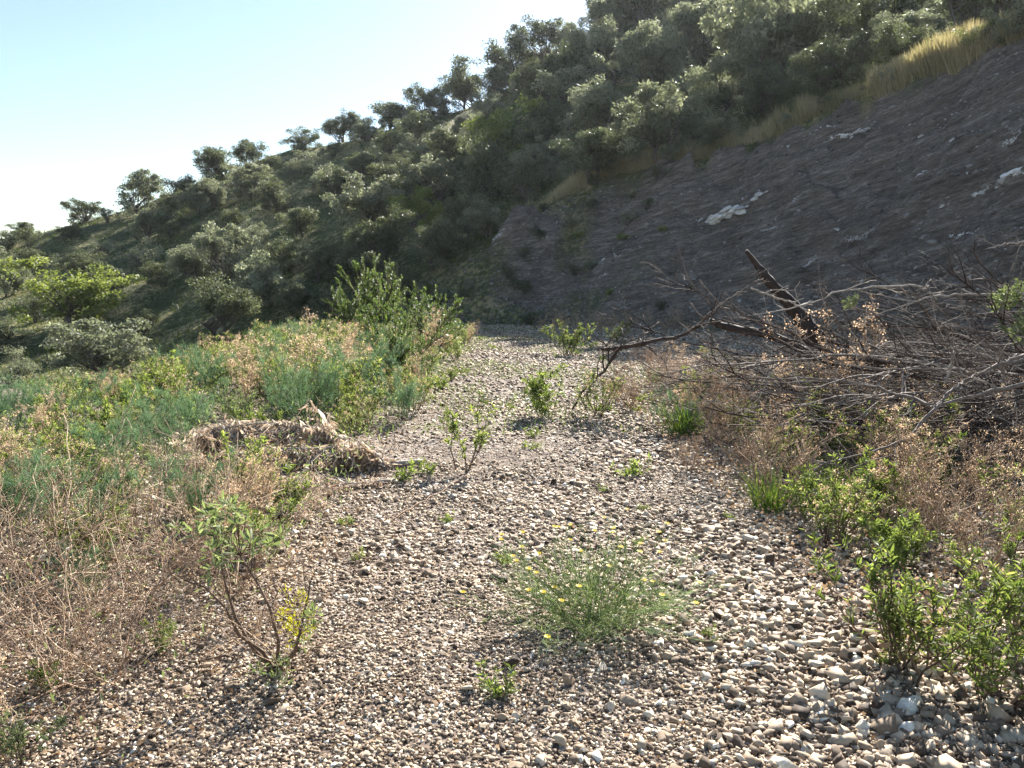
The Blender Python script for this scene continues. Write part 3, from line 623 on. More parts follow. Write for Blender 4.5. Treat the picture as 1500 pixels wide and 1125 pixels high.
KA = {'leafy': 'bright green leafy shrub', 'leafyseed': 'green shrub topped with tan seed heads', 'rosemary': 'needle leaved bush', 'darkbush': 'dark green bush', 'dry': 'dry brown plant with fluffy tan seed heads', 'drylean': 'sprawling dry plant of thin reddish stems', 'fennel': 'feathery blue green fennel', 'green': 'fresh green leafy plant', 'grey': 'grey green low shrub', 'tuft': 'green grass tuft', 'weed': 'tiny green weed', 'twiggy': 'bare brown twiggy bush', 'slim': 'slender upright green plant'}
items = []
_cnt = {}
def put(kind, x, y, s=1.0, sz=None, label=None, rz=None, group=None, var=None, dz=0):
    _cnt[kind] = _cnt.get(kind, 0) + 1
    d = PL[kind][(_cnt[kind] if var is None else var) % len(PL[kind])]
    r = bpy.data.objects.new(KN[kind], None); COL.objects.link(r); r.location = (x, y, g1(x, y) + dz)
    r.rotation_euler = (rng.normal(0, .05), rng.normal(0, .05), rng.uniform(0, 6.28) if rz is None else rz); r.scale = (s, s, sz or s)
    for k, me in d.items(): link(k, me, r)
    r['category'] = KC[kind]
    if label: r['label'] = label
    if group: r['group'] = group
    items.append((r, kind, x, y, group, label)); return r
def putp(kind, px, py, s=1.0, **k):
    P = hit(px, py, 1.5); return put(kind, float(P[0]), float(P[1]), s, **k)
# named plants of the photograph: (kind, px, py of the foot, scale, label)
NAMED = [
 ('airy', 868, 912, 1.3, 'airy shrub of thin green stems dotted with yellow flowers on the gravel'),
 ('leafy', 1335, 985, .95, 'leafy green shrub with tall back shoot at the near right'), ('leafy', 1452, 1030, .98, 'low spreading green shrub cut by the right edge nearest the camera'), ('leafy', 1500, 930, .8, 'leafy shrub at the right edge behind the nearest one'),
 ('slim', 690, 690, 1.15, 'lone slender plant with a bare central stem standing mid gravel'),
 ('green', 800, 612, 1.15, 'bright green bush below the dark slanting branch'), ('leafyseed', 872, 612, .95, 'yellowish bush right against the dark slanting branch foot'),
 ('darkbush', 622, 524, 1.75, 'round green bush with dark stems at the gravel edge far left'), ('rosemary', 552, 512, 2.05, 'tallest upright bush rising over the thicket against the dark slope'),
 ('leafy', 830, 522, 1.5, 'pale green bush near the far end of the gravel'), ('leafy', 905, 502, 1.1, 'small yellow green bush above the dark branch at the far gravel'),
 ('tuft', 1000, 640, 1.6, 'tall green grassy tuft left of the brush pile'), ('fennel', 1000, 632, .7, 'feathery green plant growing within the grassy tuft'), ('tuft', 1125, 748, 1.1, 'grey green fine tuft at the foot of the brush pile'),
 ('leafy', 525, 632, .85, 'glowing yellow green bush at the tip of the thicket by the gravel'), ('leafy', 500, 595, 1.2, 'bright leafy shrub behind the withered branch'), ('rosemary', 512, 505, 1.5, 'shorter upright bush left of the tallest one'), ('darkbush', 575, 548, 1.5, 'dark round bush in front of the tallest upright bush'), ('rosemary', 585, 570, .85, 'dark feathery bush bulging from the thicket onto the gravel'),
 ('dry', 462, 590, 1.4, 'rust brown dried dock stalks in the thicket'), ('leafy', 365, 530, 1.5, 'leafy shrub at the thicket top near the pale olive'),
 ('weed', 722, 1022, 1.0, 'tiny bright green seedling between stones front centre'), ('green', 70, 1012, .22, 'small pale rosette weed among dry twigs front left'), ('grey', 40, 1118, .42, 'grey green clump in the front left corner'),
 ('weed', 640, 570, 3.0, 'flat yellow green weed patch at the gravel edge'), ('weed', 1045, 530, 3.4, 'small green weed left of the fallen log'),
 ('leafy', 1375, 712, 1.15, 'bright green shrub under the long grey branch'), ('leafy', 1215, 660, .8, 'green shrub in the shade of the brush'), ('leafyseed', 1290, 700, .95, 'seed topped shrub amid fallen branches'), ('green', 1290, 770, .85, 'dark green plant in the deep shade of the brush'),
 ('green', 1320, 838, .45, 'small bright plant just behind the near right shrub'), ('dry', 1238, 640, 1.7, 'tall tan seed stalk poking through the brush pile'), ('leafyseed', 1165, 700, .85, 'low shrub at the left foot of the brush'), ('green', 1115, 590, .7, 'yellow green plant within the brush twigs'),
 ('green', 75, 520, 1.1, 'broad leaved bright green plant at the far left thicket top'),
 ('slim', 655, 640, .5, 'thin green shoot left of the lone slender plant'), ('green', 345, 800, .55, 'pale green leafy shoot in the dry twigs'),
]
for k, px, py, s, lb in NAMED: putp(k, px, py, s, label=lb, sz=s * .74 if k == 'airy' else None)
# grey shrub with bent woody stems, front left
def custom_shrub():
    g = np.random.default_rng(200); base = hit(405, 985, 1.5)
    def w(px, py, dd=0): return at(px, py, base[1] + dd)
    st = MB(); lf = MB(); yl = MB(); hd = MB()
    paths = [[w(405, 985), w(408, 940), w(395, 890), w(375, 850), w(352, 815), w(335, 785)], [w(405, 985), w(370, 950), w(345, 905), w(330, 855), w(322, 815), w(312, 780)],
             [w(405, 985), w(385, 955), w(350, 930, -.1), w(330, 890, -.15), w(300, 860, -.2), w(270, 850, -.25)], [w(405, 985), w(432, 955, -.05), w(440, 925, -.05), w(446, 895), w(452, 870), w(455, 850)],
             [w(405, 985), w(375, 975, .1), w(330, 960, .15), w(285, 970, .1), w(240, 975, .1), w(180, 980, .05)]]
    P = np.array(paths); st.tubes(P, np.array([.010, .008, .0065, .005, .004, .003])[None], 5, .5)
    def tufts(C, n, r, mb, L, tpl=LEAF):
        for c in C:
            D = unit(rand_unit(n, g) + np.array([0, 0, .5])); mb.scatter(tpl, c + D * r * g.uniform(.1, 1, (n, 1)), D, rand_unit(n, g), L * g.uniform(.6, 1.2, (n, 1)) * np.ones(3), g.random(n))
    C = [w(g.normal(336, 38), g.normal(780, 24), g.normal(0, .12)) for _ in range(28)]
    tufts(C, 20, .03, lf, .042)
    tw = grow(np.repeat([P[0][-2], P[1][-2]], 14, 0), unit(np.array(C) - np.repeat([P[0][-2], P[1][-2]], 14, 0)), .16, 5, .05, 0, g); st.tubes(tw, np.full((1, 5), .0022), 3, .4)
    C = [w(g.normal(432, 14), g.normal(905, 24), g.normal(0, .06)) for _ in range(22)]; tufts(C, 14, .02, yl, .022)
    C2 = [w(g.normal(455, 10), g.normal(920, 16), g.normal(0, .06)) for _ in range(8)] + [w(g.normal(400, 18), g.normal(985, 10), g.normal(-.05, .08)) for _ in range(12)]; tufts(C2, 14, .025, lf, .03)
    bi = np.repeat(np.arange(5), 9); p, d = on(P, bi, g.uniform(.3, 1, 45)); T = grow(p, d + rand_unit(45, g) * .9, g.uniform(.08, .25, 45), 6, .12, -.02, g); st.tubes(T, np.full((1, 6), .0016), 3, g.random(45))
    fluff(hd, T[::2, -1], 9, .01, .01, g)
    r = bpy.data.objects.new('grey_shrub', None); COL.objects.link(r); r.location = base; 
    for nm, mb, m in (('stems', st, 'stem'), ('leaves', lf, 'greyleaf'), ('yellow_leaves', yl, 'yellowleaf'), ('seed_sprays', hd, 'seed')):
        mb.v = [v - base for v in mb.v]; link(nm, mb.mesh(nm, M[m]), r)
    tag(r, 'woody shrub with bent dark stems and a patch of yellow leaves front left', 'shrub')
custom_shrub()

# ---- thicket left of the gravel and the undergrowth at the right
GL, GR, GF = 'plants of the thicket left of the gravel', 'plants growing through the brush at the right', 'small plants scattered over the gravel'
pts = []
def free(x, y, d): return all((x - a) ** 2 + (y - b) ** 2 > (d * c) ** 2 for a, b, c in pts)
def left_edge(y): return -1.25 - .12 * math.sin(y * 1.1) + (-.15 if y < 4.2 else 0) - (.45 if 5.6 < y < 7.6 else 0)
k = 0
while k < 9000 and len(pts) < 205:
    k += 1
    y = 2.3 * (25 / 2.3) ** random.random(); x = left_edge(y) - random.random() ** .9 * 4.9
    if x / y < -.76: continue
    sc = .38 + .014 * y
    if not free(x, y, sc): continue
    if (-3.0 < x < -.9 and 5.5 < y < 7.6) or (x > -1.7 and 4.7 < y < 7.6): continue       # the withered branches lie here
    pts.append((x, y, 1.0)); u = random.random(); fen = fbm(np.array([x * .5]), np.array([y * .4]), 2, 90)[0]
    if y < 4.3:
        if random.random() < .4: continue
        kd = 'drylean' if u < .7 else 'dry' if u < .75 else 'grey' if u < .86 else 'green'
        s = {'drylean': .85, 'dry': .62, 'grey': .4, 'green': .28}[kd] * random.uniform(.8, 1.15)
    elif x < -2.4 and y < 9 and fen > -.12:
        kd = 'fennel' if u < .3 else 'dry' if u < .46 else 'green' if u < .72 else 'grey' if u < .8 else 'leafyseed'; s = random.uniform(.7, 1.0)
    elif y < 8:
        kd = 'dry' if u < .2 else 'leafyseed' if u < .5 else 'drylean' if u < .6 else 'fennel' if u < .75 else 'green'; s = random.uniform(.75, 1.05)
    else:
        kd = 'leafyseed' if u < .42 else 'leafy' if u < .62 else 'dry' if u < .76 else 'fennel' if u < .9 else 'grey'; s = random.uniform(1.0, 1.4)
    if x > left_edge(y) - .5 and y > 4.3: s *= .72
    ppx = 750 + F * x / y; lim = np.interp(ppx, [0, 150, 250, 350, 450, 600], [552, 545, 512, 484, 468, 460]); top = CAMH - (lim - 425) / F * y
    if top < .22: continue
    s = min(s, top * random.uniform(.85, 1.12) / {'dry': .85, 'drylean': .6, 'fennel': .62, 'green': .55, 'leafyseed': .66, 'leafy': .55, 'grey': .52}[kd])
    put(kd, x, y, s, group=GL)
n0 = len(pts)
k = 0
while k < 3000 and len(pts) < n0 + 80:
    k += 1
    y = 3.9 * (13 / 3.9) ** random.random(); x = 1.6 + .08 * (y - 4) + random.random() ** .8 * 3.6
    if x / y > .74 or not free(x, y, .28 + .015 * y): continue
    pts.append((x, y, 1.0)); u = random.random()
    kd = 'leafyseed' if u < .22 else 'dry' if u < .5 else 'green' if u < .64 else 'twiggy' if u < .84 else 'tuft'; s = random.uniform(.6, .95)
    put(kd, x, y, s, group=GR)
for i in range(30):
    y = random.uniform(3.1, 5.2); x = -random.uniform(.27, .7) * y; kd = random.choice(['dry', 'dry', 'leafyseed', 'drylean', 'drylean', 'grey', 'fennel'])
    if free(x, y, .3): pts.append((x, y, 1.0)); put(kd, x, y, random.uniform(.5, .75) * (.75 if kd in ('grey', 'fennel') else 1), group=GL)
for i in range(46):
    px = random.uniform(-10, 430); py = random.uniform(700, 860); P = hit(px, py, 2)
    if (px > 440 - (py - 700) * .5 and py > 760) or (px > 290 and py < 745): continue
    kd = random.choice(['dry', 'dry', 'dry', 'leafyseed', 'leafyseed', 'green', 'drylean', 'grey', 'fennel'])
    if free(P[0], P[1], .2): pts.append((P[0], P[1], 1.0)); put(kd, float(P[0]), float(P[1]), random.uniform(.55, .8) * (.75 if kd in ('grey', 'green') else 1), group=GL)
for i in range(9):
    y = random.uniform(2.5, 4.0); x = -random.uniform(.30, .72) * y; put('drylean', x, y, random.uniform(.45, .75), group=GL)
# right strip between gravel and brush: twiggy brown bushes around (930-1040, 540-620)
for px, py, s in ((925, 600, .7), (960, 575, .8), (990, 560, .8), (1035, 600, .8), (1060, 640, .7), (1075, 600, .8), (950, 540, .7), (1010, 690, .4), (1090, 690, .5), (905, 590, .6)):
    putp('twiggy', px, py, s, group=GR)
k = 0
while k < 400 and len([i for i in items if i[4] == GF]) < 40:
    k += 1
    y = 3.0 * (31 / 3.0) ** random.random(); x = random.uniform(-1.2, min(3.2, 1.9 + y * .08))
    if abs(x / y) > .62: continue
    kd = 'weed' if random.random() < .75 or y < 8 else random.choice(['grey', 'green', 'leafy'])
    s = random.uniform(.35, .8) if y < 6 else random.uniform(.7, 1.7) if kd == 'weed' else random.uniform(.25, .5)
    put(kd, x, y, s, group=GF)
for px in range(790, 1000, 16):                  # dry stalks at the far end of the gravel
    y = random.uniform(24, 30); x = (px + random.uniform(-6, 6) - 750) / F * y; put('dry', x, y, random.uniform(.8, 1.1), group=GF)
# labels by rank
byk = {}
for it in items:
    if it[5] is None: byk.setdefault((it[1], it[4]), []).append(it)
where = {GL: 'in the left thicket', GR: 'in the right brush', GF: 'on the open gravel'}
for (kd, gp), L in byk.items():
    L.sort(key=lambda i: i[3]); n = len(L)
    for j, it in enumerate(L):
        w = f"{ordinal(j + 1)} nearest" if j * 2 < n else f"{ordinal(n - j)} farthest" if n - j > 1 else 'farthest of its kind'
        it[0]['label'] = f"{KA[kd]} {where[gp]}, {w}"
    
# ---- stuff: undergrowth, litter, grass
def field(mb, x, y, tpl, size, mat_r, up=.6, lift=0., wid=1.):
    n = len(x); z = ground(x, y); D = unit(np.stack([rng.normal(0, 1, n), rng.normal(0, 1, n), np.abs(rng.normal(0, 1, n)) * up * 2], 1))
    mb.scatter(tpl, np.stack([x, y, z + lift * rng.random(n)], 1), D, rand_unit(n), np.stack([size, size * wid, size], 1), mat_r)
mb = MB(); n = 20000; y = 2.2 * (26 / 2.2) ** rng.random(n); x = -1.2 - rng.random(n) * 5.2 ; m = (x / y > -.8) & (vnoise(x * 1.2, y * 1.2, 4) > -.28) & (rng.random(n) < np.clip((y - 2.2) / 2.6, .12, 1)); x = x[m]; y = y[m]
field(mb, x, y, LEAF, rng.uniform(.02, .045, len(x)) * (.7 + y * .1), rng.random(len(x)), .8, .12 + .02 * np.minimum(y, 10))
n = 5000; y = 4 * (13 / 4) ** rng.random(n); x = 1.9 + rng.random(n) * 4; field(mb, x, y, LEAF, rng.uniform(.03, .06, n), rng.random(n), .8, .12)
tag(link('undergrowth', mb.mesh('undergrowth', M['greyleaf'])), 'low green leaves filling the gaps of the thicket floor', 'undergrowth', kind='stuff')
mb = MB(); n = 9000; y = 2.0 * (20 / 2.0) ** rng.random(n); x = -1.0 - np.abs(rng.normal(0, 2.2, n)); m = x / y > -.8; x = x[m]; y = y[m]; field(mb, x, y, QUAD, rng.uniform(.012, .035, len(x)), rng.random(len(x)), .2, .04)
n = 9000; y = 3.0 * (13 / 3.0) ** rng.random(n); x = 1.5 + np.abs(rng.normal(0, 1.6, n)); m = x / y < .8; x = x[m]; y = y[m]; field(mb, x, y, QUAD, rng.uniform(.015, .04, len(x)), rng.random(len(x)), .2, .1)
B_ = [i for i in items if i[3] < 11]; k_ = np.repeat(np.arange(len(B_)), 30); n = len(k_); bx = np.array([i[2] for i in B_])[k_] + rng.normal(0, .16, n); by = np.array([i[3] for i in B_])[k_] + rng.normal(0, .16, n)
m = by > 1.6; field(mb, bx[m], by[m], QUAD, rng.uniform(.008, .026, m.sum()), rng.random(m.sum()), .2, .015)
n = 7000; y = 2.2 * (16 / 2.2) ** rng.random(n); x = rng.uniform(-1.2, 2, n); field(mb, x, y, QUAD, rng.uniform(.008, .022, n), rng.random(n), .2, .01)
n = 5200; y = 2.2 * (8 / 2.2) ** rng.random(n); x = rng.uniform(-3, 2.6, n); field(mb, x, y, BLADE, rng.uniform(.03, .14, n), rng.random(n), .12, .015, .12)
tag(link('leaf_litter', mb.mesh('leaf_litter', M['dry'])), 'scattered dry leaves and straw lying on the gravel', 'leaf litter', kind='stuff')
# far weeds greening the terrace edge
mb = MB(); n = 34000; y = rng.uniform(8, 33, n); x = rng.uniform(-4, 3.5, n); m = (fbm(x * .8, y * .5, 3, 60) > -.08) & (x < .0 + 3 * rng.random(n)); x = x[m]; y = y[m]
field(mb, x, y, BLADE, rng.uniform(.05, .13, len(x)), rng.random(len(x)), .8, 0, .9)
tag(link('terrace_weeds', mb.mesh('terrace_weeds', M['grass'])), 'thin low green weeds over the far gravel', 'ground cover', kind='stuff')
# hillside grass
mb = MB(); n = 200000; az_ = rng.uniform(-.85, .7, n); rr_ = 20 * (125 / 20) ** rng.random(n); x = rr_ * np.sin(az_); y = rr_ * np.cos(az_); z, bmk = hill(x, y)
pd = pad(x, y); m = (z > pd - .05) & (rng.random(n) > bmk * .93) & (vnoise(x * .5, y * .5, 8) > -.35); x, y, z, rr_, bmk = x[m], y[m], z[m], rr_[m], bmk[m]; n = len(x)
D = unit(np.stack([rng.normal(0, .7, n), rng.normal(0, .7, n), np.ones(n)], 1)); s = rng.uniform(.08, .28, n) * (1 + rr_ * .010) * (1 - .3 * bmk)
tone = np.clip(.45 + .5 * fbm(x * .12, y * .12, 3, 71) + rng.normal(0, .15, n), 0, 1)
mb.scatter(BLADE, np.stack([x, y, z - .03], 1), D, rand_unit(n), np.stack([s, s * 1.8, s], 1), tone)
tag(link('hillside_grass', mb.mesh('hillside_grass', M['hillgrass'])), 'short rough grass covering the hillside between the trees', 'grass', kind='stuff')
# tall dry grass on the bank crest
mb = MB(); n = 75000; a = rng.uniform(.02, .66, n); R, Zk = lines(a); r = R[1] - .15 + np.abs(rng.normal(0, .8, n)) * (1 + 1 * (a > .3)); x = r * np.sin(a); y = r * np.cos(a)
m = vnoise(a * 60, a * 0, 12) + .35 * (a > .28) + rng.normal(0, .2, n) > -.15; x, y, a, r = x[m], y[m], a[m], r[m]; z, _ = hill(x, y); n = len(x)
D = unit(np.stack([rng.normal(-.12, .22, n), rng.normal(0, .22, n), np.ones(n)], 1)); s = rng.uniform(.3, 1.0, n) ** 1.5 * (.7 + .4 * np.clip((a - .1) / .4, 0, 1)) * (.8 + .7 * (vnoise(a * 90, a * 0, 13)))
mb.scatter(BLADE, np.stack([x, y, z - .05], 1), D, rand_unit(n), np.stack([s, s * .55, s], 1), np.clip(.35 + .7 * vnoise(a * 40, a * 0, 14) + rng.normal(.1, .2, n), 0, 1))
tag(link('crest_grass', mb.mesh('crest_grass', M['drygrass'])), 'tall golden dry grass fringing the crest of the bank', 'grass', kind='stuff')
# ---------------------------------------------------------------- dead wood
def branch_mesh(seed, L=2.4, r0=.018, ntw=16, nsub=3, wander=.1, droop=0.):
    g = np.random.default_rng(seed); mb = MB(); tw = MB()
    P = grow(np.zeros((1, 3)), np.array([[1., 0, 0]]), L, 15, wander, droop, g); mb.tubes(P, r0 * np.linspace(1, .25, 15)[None], 6, .5)
    t = g.uniform(.18, .98, ntw); p, d = on(P, np.zeros(ntw, int), t)
    Ps = grow(p, d + rand_unit(ntw, g) * .5, L * .36 * g.uniform(.35, 1, ntw) * (1.15 - t * .6), 8, .14, droop, g); tw.tubes(Ps, (r0 * .42) * np.linspace(1, .3, 8)[None], 4, g.random(ntw))
    bi = np.repeat(np.arange(ntw), nsub); p, d = on(Ps, bi, g.uniform(.2, .95, len(bi))); P3 = grow(p, d + rand_unit(len(bi), g) * .65, L * .12 * g.uniform(.3, 1, len(bi)), 6, .16, droop, g)
    tw.tubes(P3, (r0 * .17) * np.linspace(1, .5, 6)[None], 3, g.random(len(bi)))
    return mb, tw
BR = []
for s in range(12):
    a, b = branch_mesh(300 + s, 2.1 + .12 * s, .010 + .0016 * (s % 6), 12, 3, .09, (-.012, .0, .012)[s % 3])
    mt = ('darkwood', 'deadwood', 'deadwood', 'palewood', 'darkwood')[s % 5]
    BR.append((a.mesh('branch', M[mt], True), b.mesh('twigs', M[mt], True)))
def pile_h(x, y):
    return np.clip(.22 + .2 * (x - 2.4), .12, 1.35) * np.clip(1 - ((y - 8.6) / 4.2) ** 2, 0.1, 1)
bg = np.random.default_rng(77); nb = 0; blist = []
while nb < 205:
    y = bg.uniform(6.3, 11.2); x = bg.uniform(3.2, 8.2)
    if x / y > .98 or x < .27 * y + 2.1: continue
    h = pile_h(x, y); z = g1(x, y) + bg.uniform(.05, 1) * h
    blist.append((x, y, z, math.pi + bg.normal(.05, .45), bg.normal(-.02, .09), bg.uniform(.75, 1.25))); nb += 1
for y0 in range(30):           # thinner ones lying low toward the gravel
    y = bg.uniform(4.4, 8.5); x = bg.uniform(3.6, 6)
    blist.append((x, y, .04 + bg.random() * .3, math.pi + bg.normal(.3, .5), bg.normal(-.03, .05), bg.uniform(.5, .9)))
for i, (x, y, z, a, e, s) in enumerate(blist):
    bm_, tm_ = BR[i % 12]
    r = link('dead_branch', bm_); r.location = (x, y, z); r.rotation_euler = (bg.uniform(0, 6.28), -(e), a); r.rotation_mode = 'XYZ'; r.scale = (s, s, s)
    m = Matrix.Rotation(a, 4, 'Z') @ Matrix.Rotation(-e, 4, 'Y') @ Matrix.Rotation(bg.uniform(0, 6.28), 4, 'X'); r.rotation_euler = m.to_euler()
    link('twigs', tm_, r)
    tag(r, 'thin bare branch tangled with many alike in the heap of cut brush', 'branch', 'bare branches heaped in the brush pile')
for px, py, dp, lb in ((1478, 430, 7.6, 'leafy cut spray on top of the brush pile by the right edge'), (1500, 465, 7.4, 'leafy cut spray lower on the brush pile by the right edge'), (1250, 432, 8.4, 'small green sprig on the crest of the brush pile')):
    P = at(px, py, dp); r = put('grey', float(P[0]), float(P[1]), .75 if px > 1300 else .4, label=lb); r.location = (P[0], P[1], P[2] - .12); r.rotation_euler = (.5, -1.0, .3)
# fine twig tangle
mb = MB(); n = 6500; y = bg.uniform(5.2, 11.5, n); x = 1.9 + bg.random(n) ** .7 * 6; z = ground(x, y) + bg.random(n) * (.10 + pile_h(x, y) * np.clip((x - 2) / 1.5, .15, 1)) * .75
a = math.pi + bg.normal(0, .9, n); P = grow(np.stack([x, y, z], 1), np.stack([np.cos(a), np.sin(a), bg.normal(0, .3, n)], 1), bg.uniform(.3, 1.0, n), 7, .14, -.01, bg)
P[..., 2] = np.maximum(P[..., 2], .01); mb.tubes(P, np.linspace(.0035, .0015, 7)[None] * bg.uniform(.6, 1.4, n)[:, None], 3, bg.random(n))
tag(link('twig_tangle', mb.mesh('twig_tangle', M['deadwood'], True)), 'mass of fine grey twigs knotted through the brush pile', 'twigs', kind='stuff')

def spline(pts, n):
    P = np.array(pts, float); m = len(P); Pp = np.vstack([2 * P[0] - P[1], P, 2 * P[-1] - P[-2]]); out = []
    for t in np.linspace(0, m - 1 - 1e-6, n):
        i = int(t); f = t - i; a, b, c, d = Pp[i:i + 4]
        out.append(.5 * (2 * b + (c - a) * f + (2 * a - 5 * b + 4 * c - d) * f * f + (3 * b - a - 3 * c + d) * f ** 3))
    return np.array(out)
def key_branch(name, pts, r0, r1, mat, label, cat='branch', twigs=10, tl=.4, seed=1, n=26, sides=7, group=None, knob=.12):
    g = np.random.default_rng(seed); P = spline([at(*p) for p in pts], n); P[:, 2] = np.maximum(P[:, 2], np.array([g1(p[0], p[1]) for p in P]) + r0 * .6)
    P[1:-1] += g.normal(0, .006, (n - 2, 3)); o = P[0].copy(); P -= o
    mb = MB(); mb.tubes(P[None], (np.linspace(r0, r1, n) * (1 + g.normal(0, knob, n)))[None], sides, .5); ob = link(name, mb.mesh(name, M[mat], True)); ob.location = o
    if twigs:
        t = g.uniform(.15, .98, twigs); p, d = on(P[None], np.zeros(twigs, int), t); tw = MB()
        Ps = grow(p, d + rand_unit(twigs, g) * .9, tl * g.uniform(.4, 1.1, twigs), 7, .15, 0, g); tw.tubes(Ps, max(r1 * .6, .002) * np.linspace(1, .35, 7)[None], 4, .5)
        bi = np.repeat(np.arange(twigs), 3); p, d = on(Ps, bi, g.uniform(.2, .95, len(bi))); P3 = grow(p, d + rand_unit(len(bi), g) * .8, tl * .35, 5, .15, 0, g); tw.tubes(P3, np.full((1, 5), max(r1 * .3, .0013)), 3, .5)
        link('twigs', tw.mesh('twigs', M[mat], True), ob)
    return tag(ob, label, cat, group)
key_branch('dead_branch', [(838, 600, 9.5), (866, 558, 9.5), (887, 543, 9.5), (906, 512, 9.5), (940, 504, 9.4), (995, 492, 9.4), (1030, 474, 9.4)], .013, .022, 'darkwood', 'dark crooked branch reaching from the brush pile over the gravel', twigs=9, tl=.7, seed=2)
key_branch('dead_branch', [(878, 511, 9.5), (910, 510, 9.5), (945, 502, 9.4)], .022, .03, 'darkwood', 'short dark spur forking off the crooked branch', twigs=0, seed=3)
key_branch('dead_branch', [(1540, 552, 5.6), (1450, 574, 5.6), (1372, 596, 5.5), (1332, 640, 5.4), (1280, 660, 5.3), (1208, 680, 5.2), (1160, 720, 5.2)], .017, .005, 'deadwood', 'long grey branch sweeping down over the green shrub at the right', twigs=12, tl=.5, seed=4)
key_branch('dead_branch', [(1500, 520, 5.9), (1444, 542, 5.8), (1400, 568, 5.7), (1366, 600, 5.5)], .014, .01, 'deadwood', 'grey branch forking up and right from the long sweeping one', twigs=8, seed=5)
key_branch('dead_branch', [(1372, 594, 5.6), (1310, 576, 6), (1258, 562, 6.2), (1200, 556, 6.4), (1140, 556, 6.6), (1080, 556, 6.8), (1035, 598, 6.9)], .014, .006, 'deadwood', 'straight slim branch pointing left across the brush', twigs=14, tl=.5, seed=6)
key_branch('dead_branch', [(1560, 512, 6.6), (1500, 526, 6.6), (1448, 538, 6.6), (1384, 542, 6.6), (1288, 540, 6.6), (1230, 530, 6.7)], .017, .005, 'deadwood', 'pale slim branch lying level above the sweeping branch', twigs=10, seed=7)
key_branch('dead_branch', [(1580, 420, 8), (1500, 430, 8), (1420, 432, 8), (1368, 434, 8), (1310, 452, 8), (1255, 472, 8)], .016, .005, 'palewood', 'pale arched branch along the top of the brush pile', twigs=12, seed=8)
key_branch('dead_branch', [(1560, 340, 7.5), (1500, 354, 7.5), (1470, 358, 7.5), (1444, 365, 7.5)], .009, .004, 'palewood', 'highest pale twig end sticking out at the right edge', twigs=5, tl=.35, seed=9)
key_branch('dead_branch', [(1400, 508, 6.2), (1393, 535, 6.2), (1384, 562, 6.2)], .013, .011, 'palewood', 'short bleached stick standing upright in the brush', twigs=0, seed=10)
key_branch('dead_branch', [(1024, 410, 9), (1050, 440, 9), (1078, 478, 9)], .008, .009, 'deadwood', 'thin stick slanting up left of the broken trunk', twigs=0, seed=11)
key_branch('dead_branch', [(1010, 442, 9.2), (1022, 458, 9.2), (1036, 478, 9.2)], .008, .012, 'deadwood', 'shorter stick slanting up at the left end of the log', twigs=0, seed=12)
key_branch('dead_branch', [(1030, 466, 9.2), (1068, 438, 9.2), (1095, 420, 9.2), (1112, 410, 9.2)], .012, .009, 'deadwood', 'stick rising right to meet the broken trunk', twigs=6, tl=.3, seed=13)
key_branch('dead_branch', [(1100, 422, 9), (1130, 434, 9), (1165, 446, 8.9), (1190, 462, 8.8)], .012, .008, 'palewood', 'pale splintered branch across the base of the broken trunk', twigs=8, tl=.35, seed=14)
key_branch('dead_branch', [(1440, 788, 4.3), (1470, 776, 4.3), (1500, 768, 4.3), (1560, 755, 4.3)], .010, .018, 'deadwood', 'stout pale stick lying at the right edge above the near shrub', twigs=0, seed=15)
key_branch('dead_branch', [(1075, 688, 6.3), (1110, 697, 6.2), (1160, 708, 6.1)], .008, .005, 'deadwood', 'grey stick lying on gravel at the brush foot', twigs=3, tl=.25, seed=16)
key_branch('dead_branch', [(1095, 462, 8.6), (1160, 452, 8.5), (1240, 425, 8.5), (1330, 418, 8.4), (1350, 422, 8.4)], .006, .012, 'palewood', 'branch with a few green leaves lying over the brush top', twigs=10, tl=.35, seed=17)
# logs
def log(pts, radii, label, mat='darkwood', flat=1., seed=1, name='broken_trunk', cut=False):
    g = np.random.default_rng(seed); P = spline([at(*p) for p in pts], 26); o = P[0].copy(); P -= o; rr_ = np.interp(np.linspace(0, 1, 26), np.linspace(0, 1, len(radii)), radii) * (1 + g.normal(0, .06, 26))
    mb = MB(); mb.tubes(P[None], rr_[None], 12, .5); V = mb.v[0]; k = vnoise(np.arange(len(V)) * 3.1, V[:, 2] * 22, 5)
    ctr = np.repeat(P, 12, 0); mb.v[0] = ctr + (V - ctr) * (1 + .5 * k[:, None]) * np.array([1, flat, 1]); mb.r = [r * 0 + .22 for r in mb.r]; ob = link(name, mb.mesh(name, M[mat])); ob.location = o
    if cut:
        c = MB(); d = unit(P[0] - P[1]); c.tubes(np.array([[P[0] + d * .004, P[0] + d * .012]]), np.array([[radii[0] * .9, radii[0] * .85]]), 12, .9); link('cut_end', c.mesh('cut_end', M['palewood']), ob)
    return tag(ob, label, 'log')
log([(1093, 367, 9.6), (1112, 392, 9.6), (1130, 415, 9.5), (1165, 455, 9.4), (1200, 500, 9.2)], [.02, .045, .065, .085, .1], 'thick red brown broken trunk leaning with its jagged tip up', flat=.85, seed=3)
log([(1040, 470, 9.0), (1070, 480, 8.9), (1130, 492, 8.7), (1190, 520, 8.4)], [.035, .04, .045, .05], 'dark fallen log with a pale cut end in the brush pile', seed=5, name='fallen_log', cut=True)

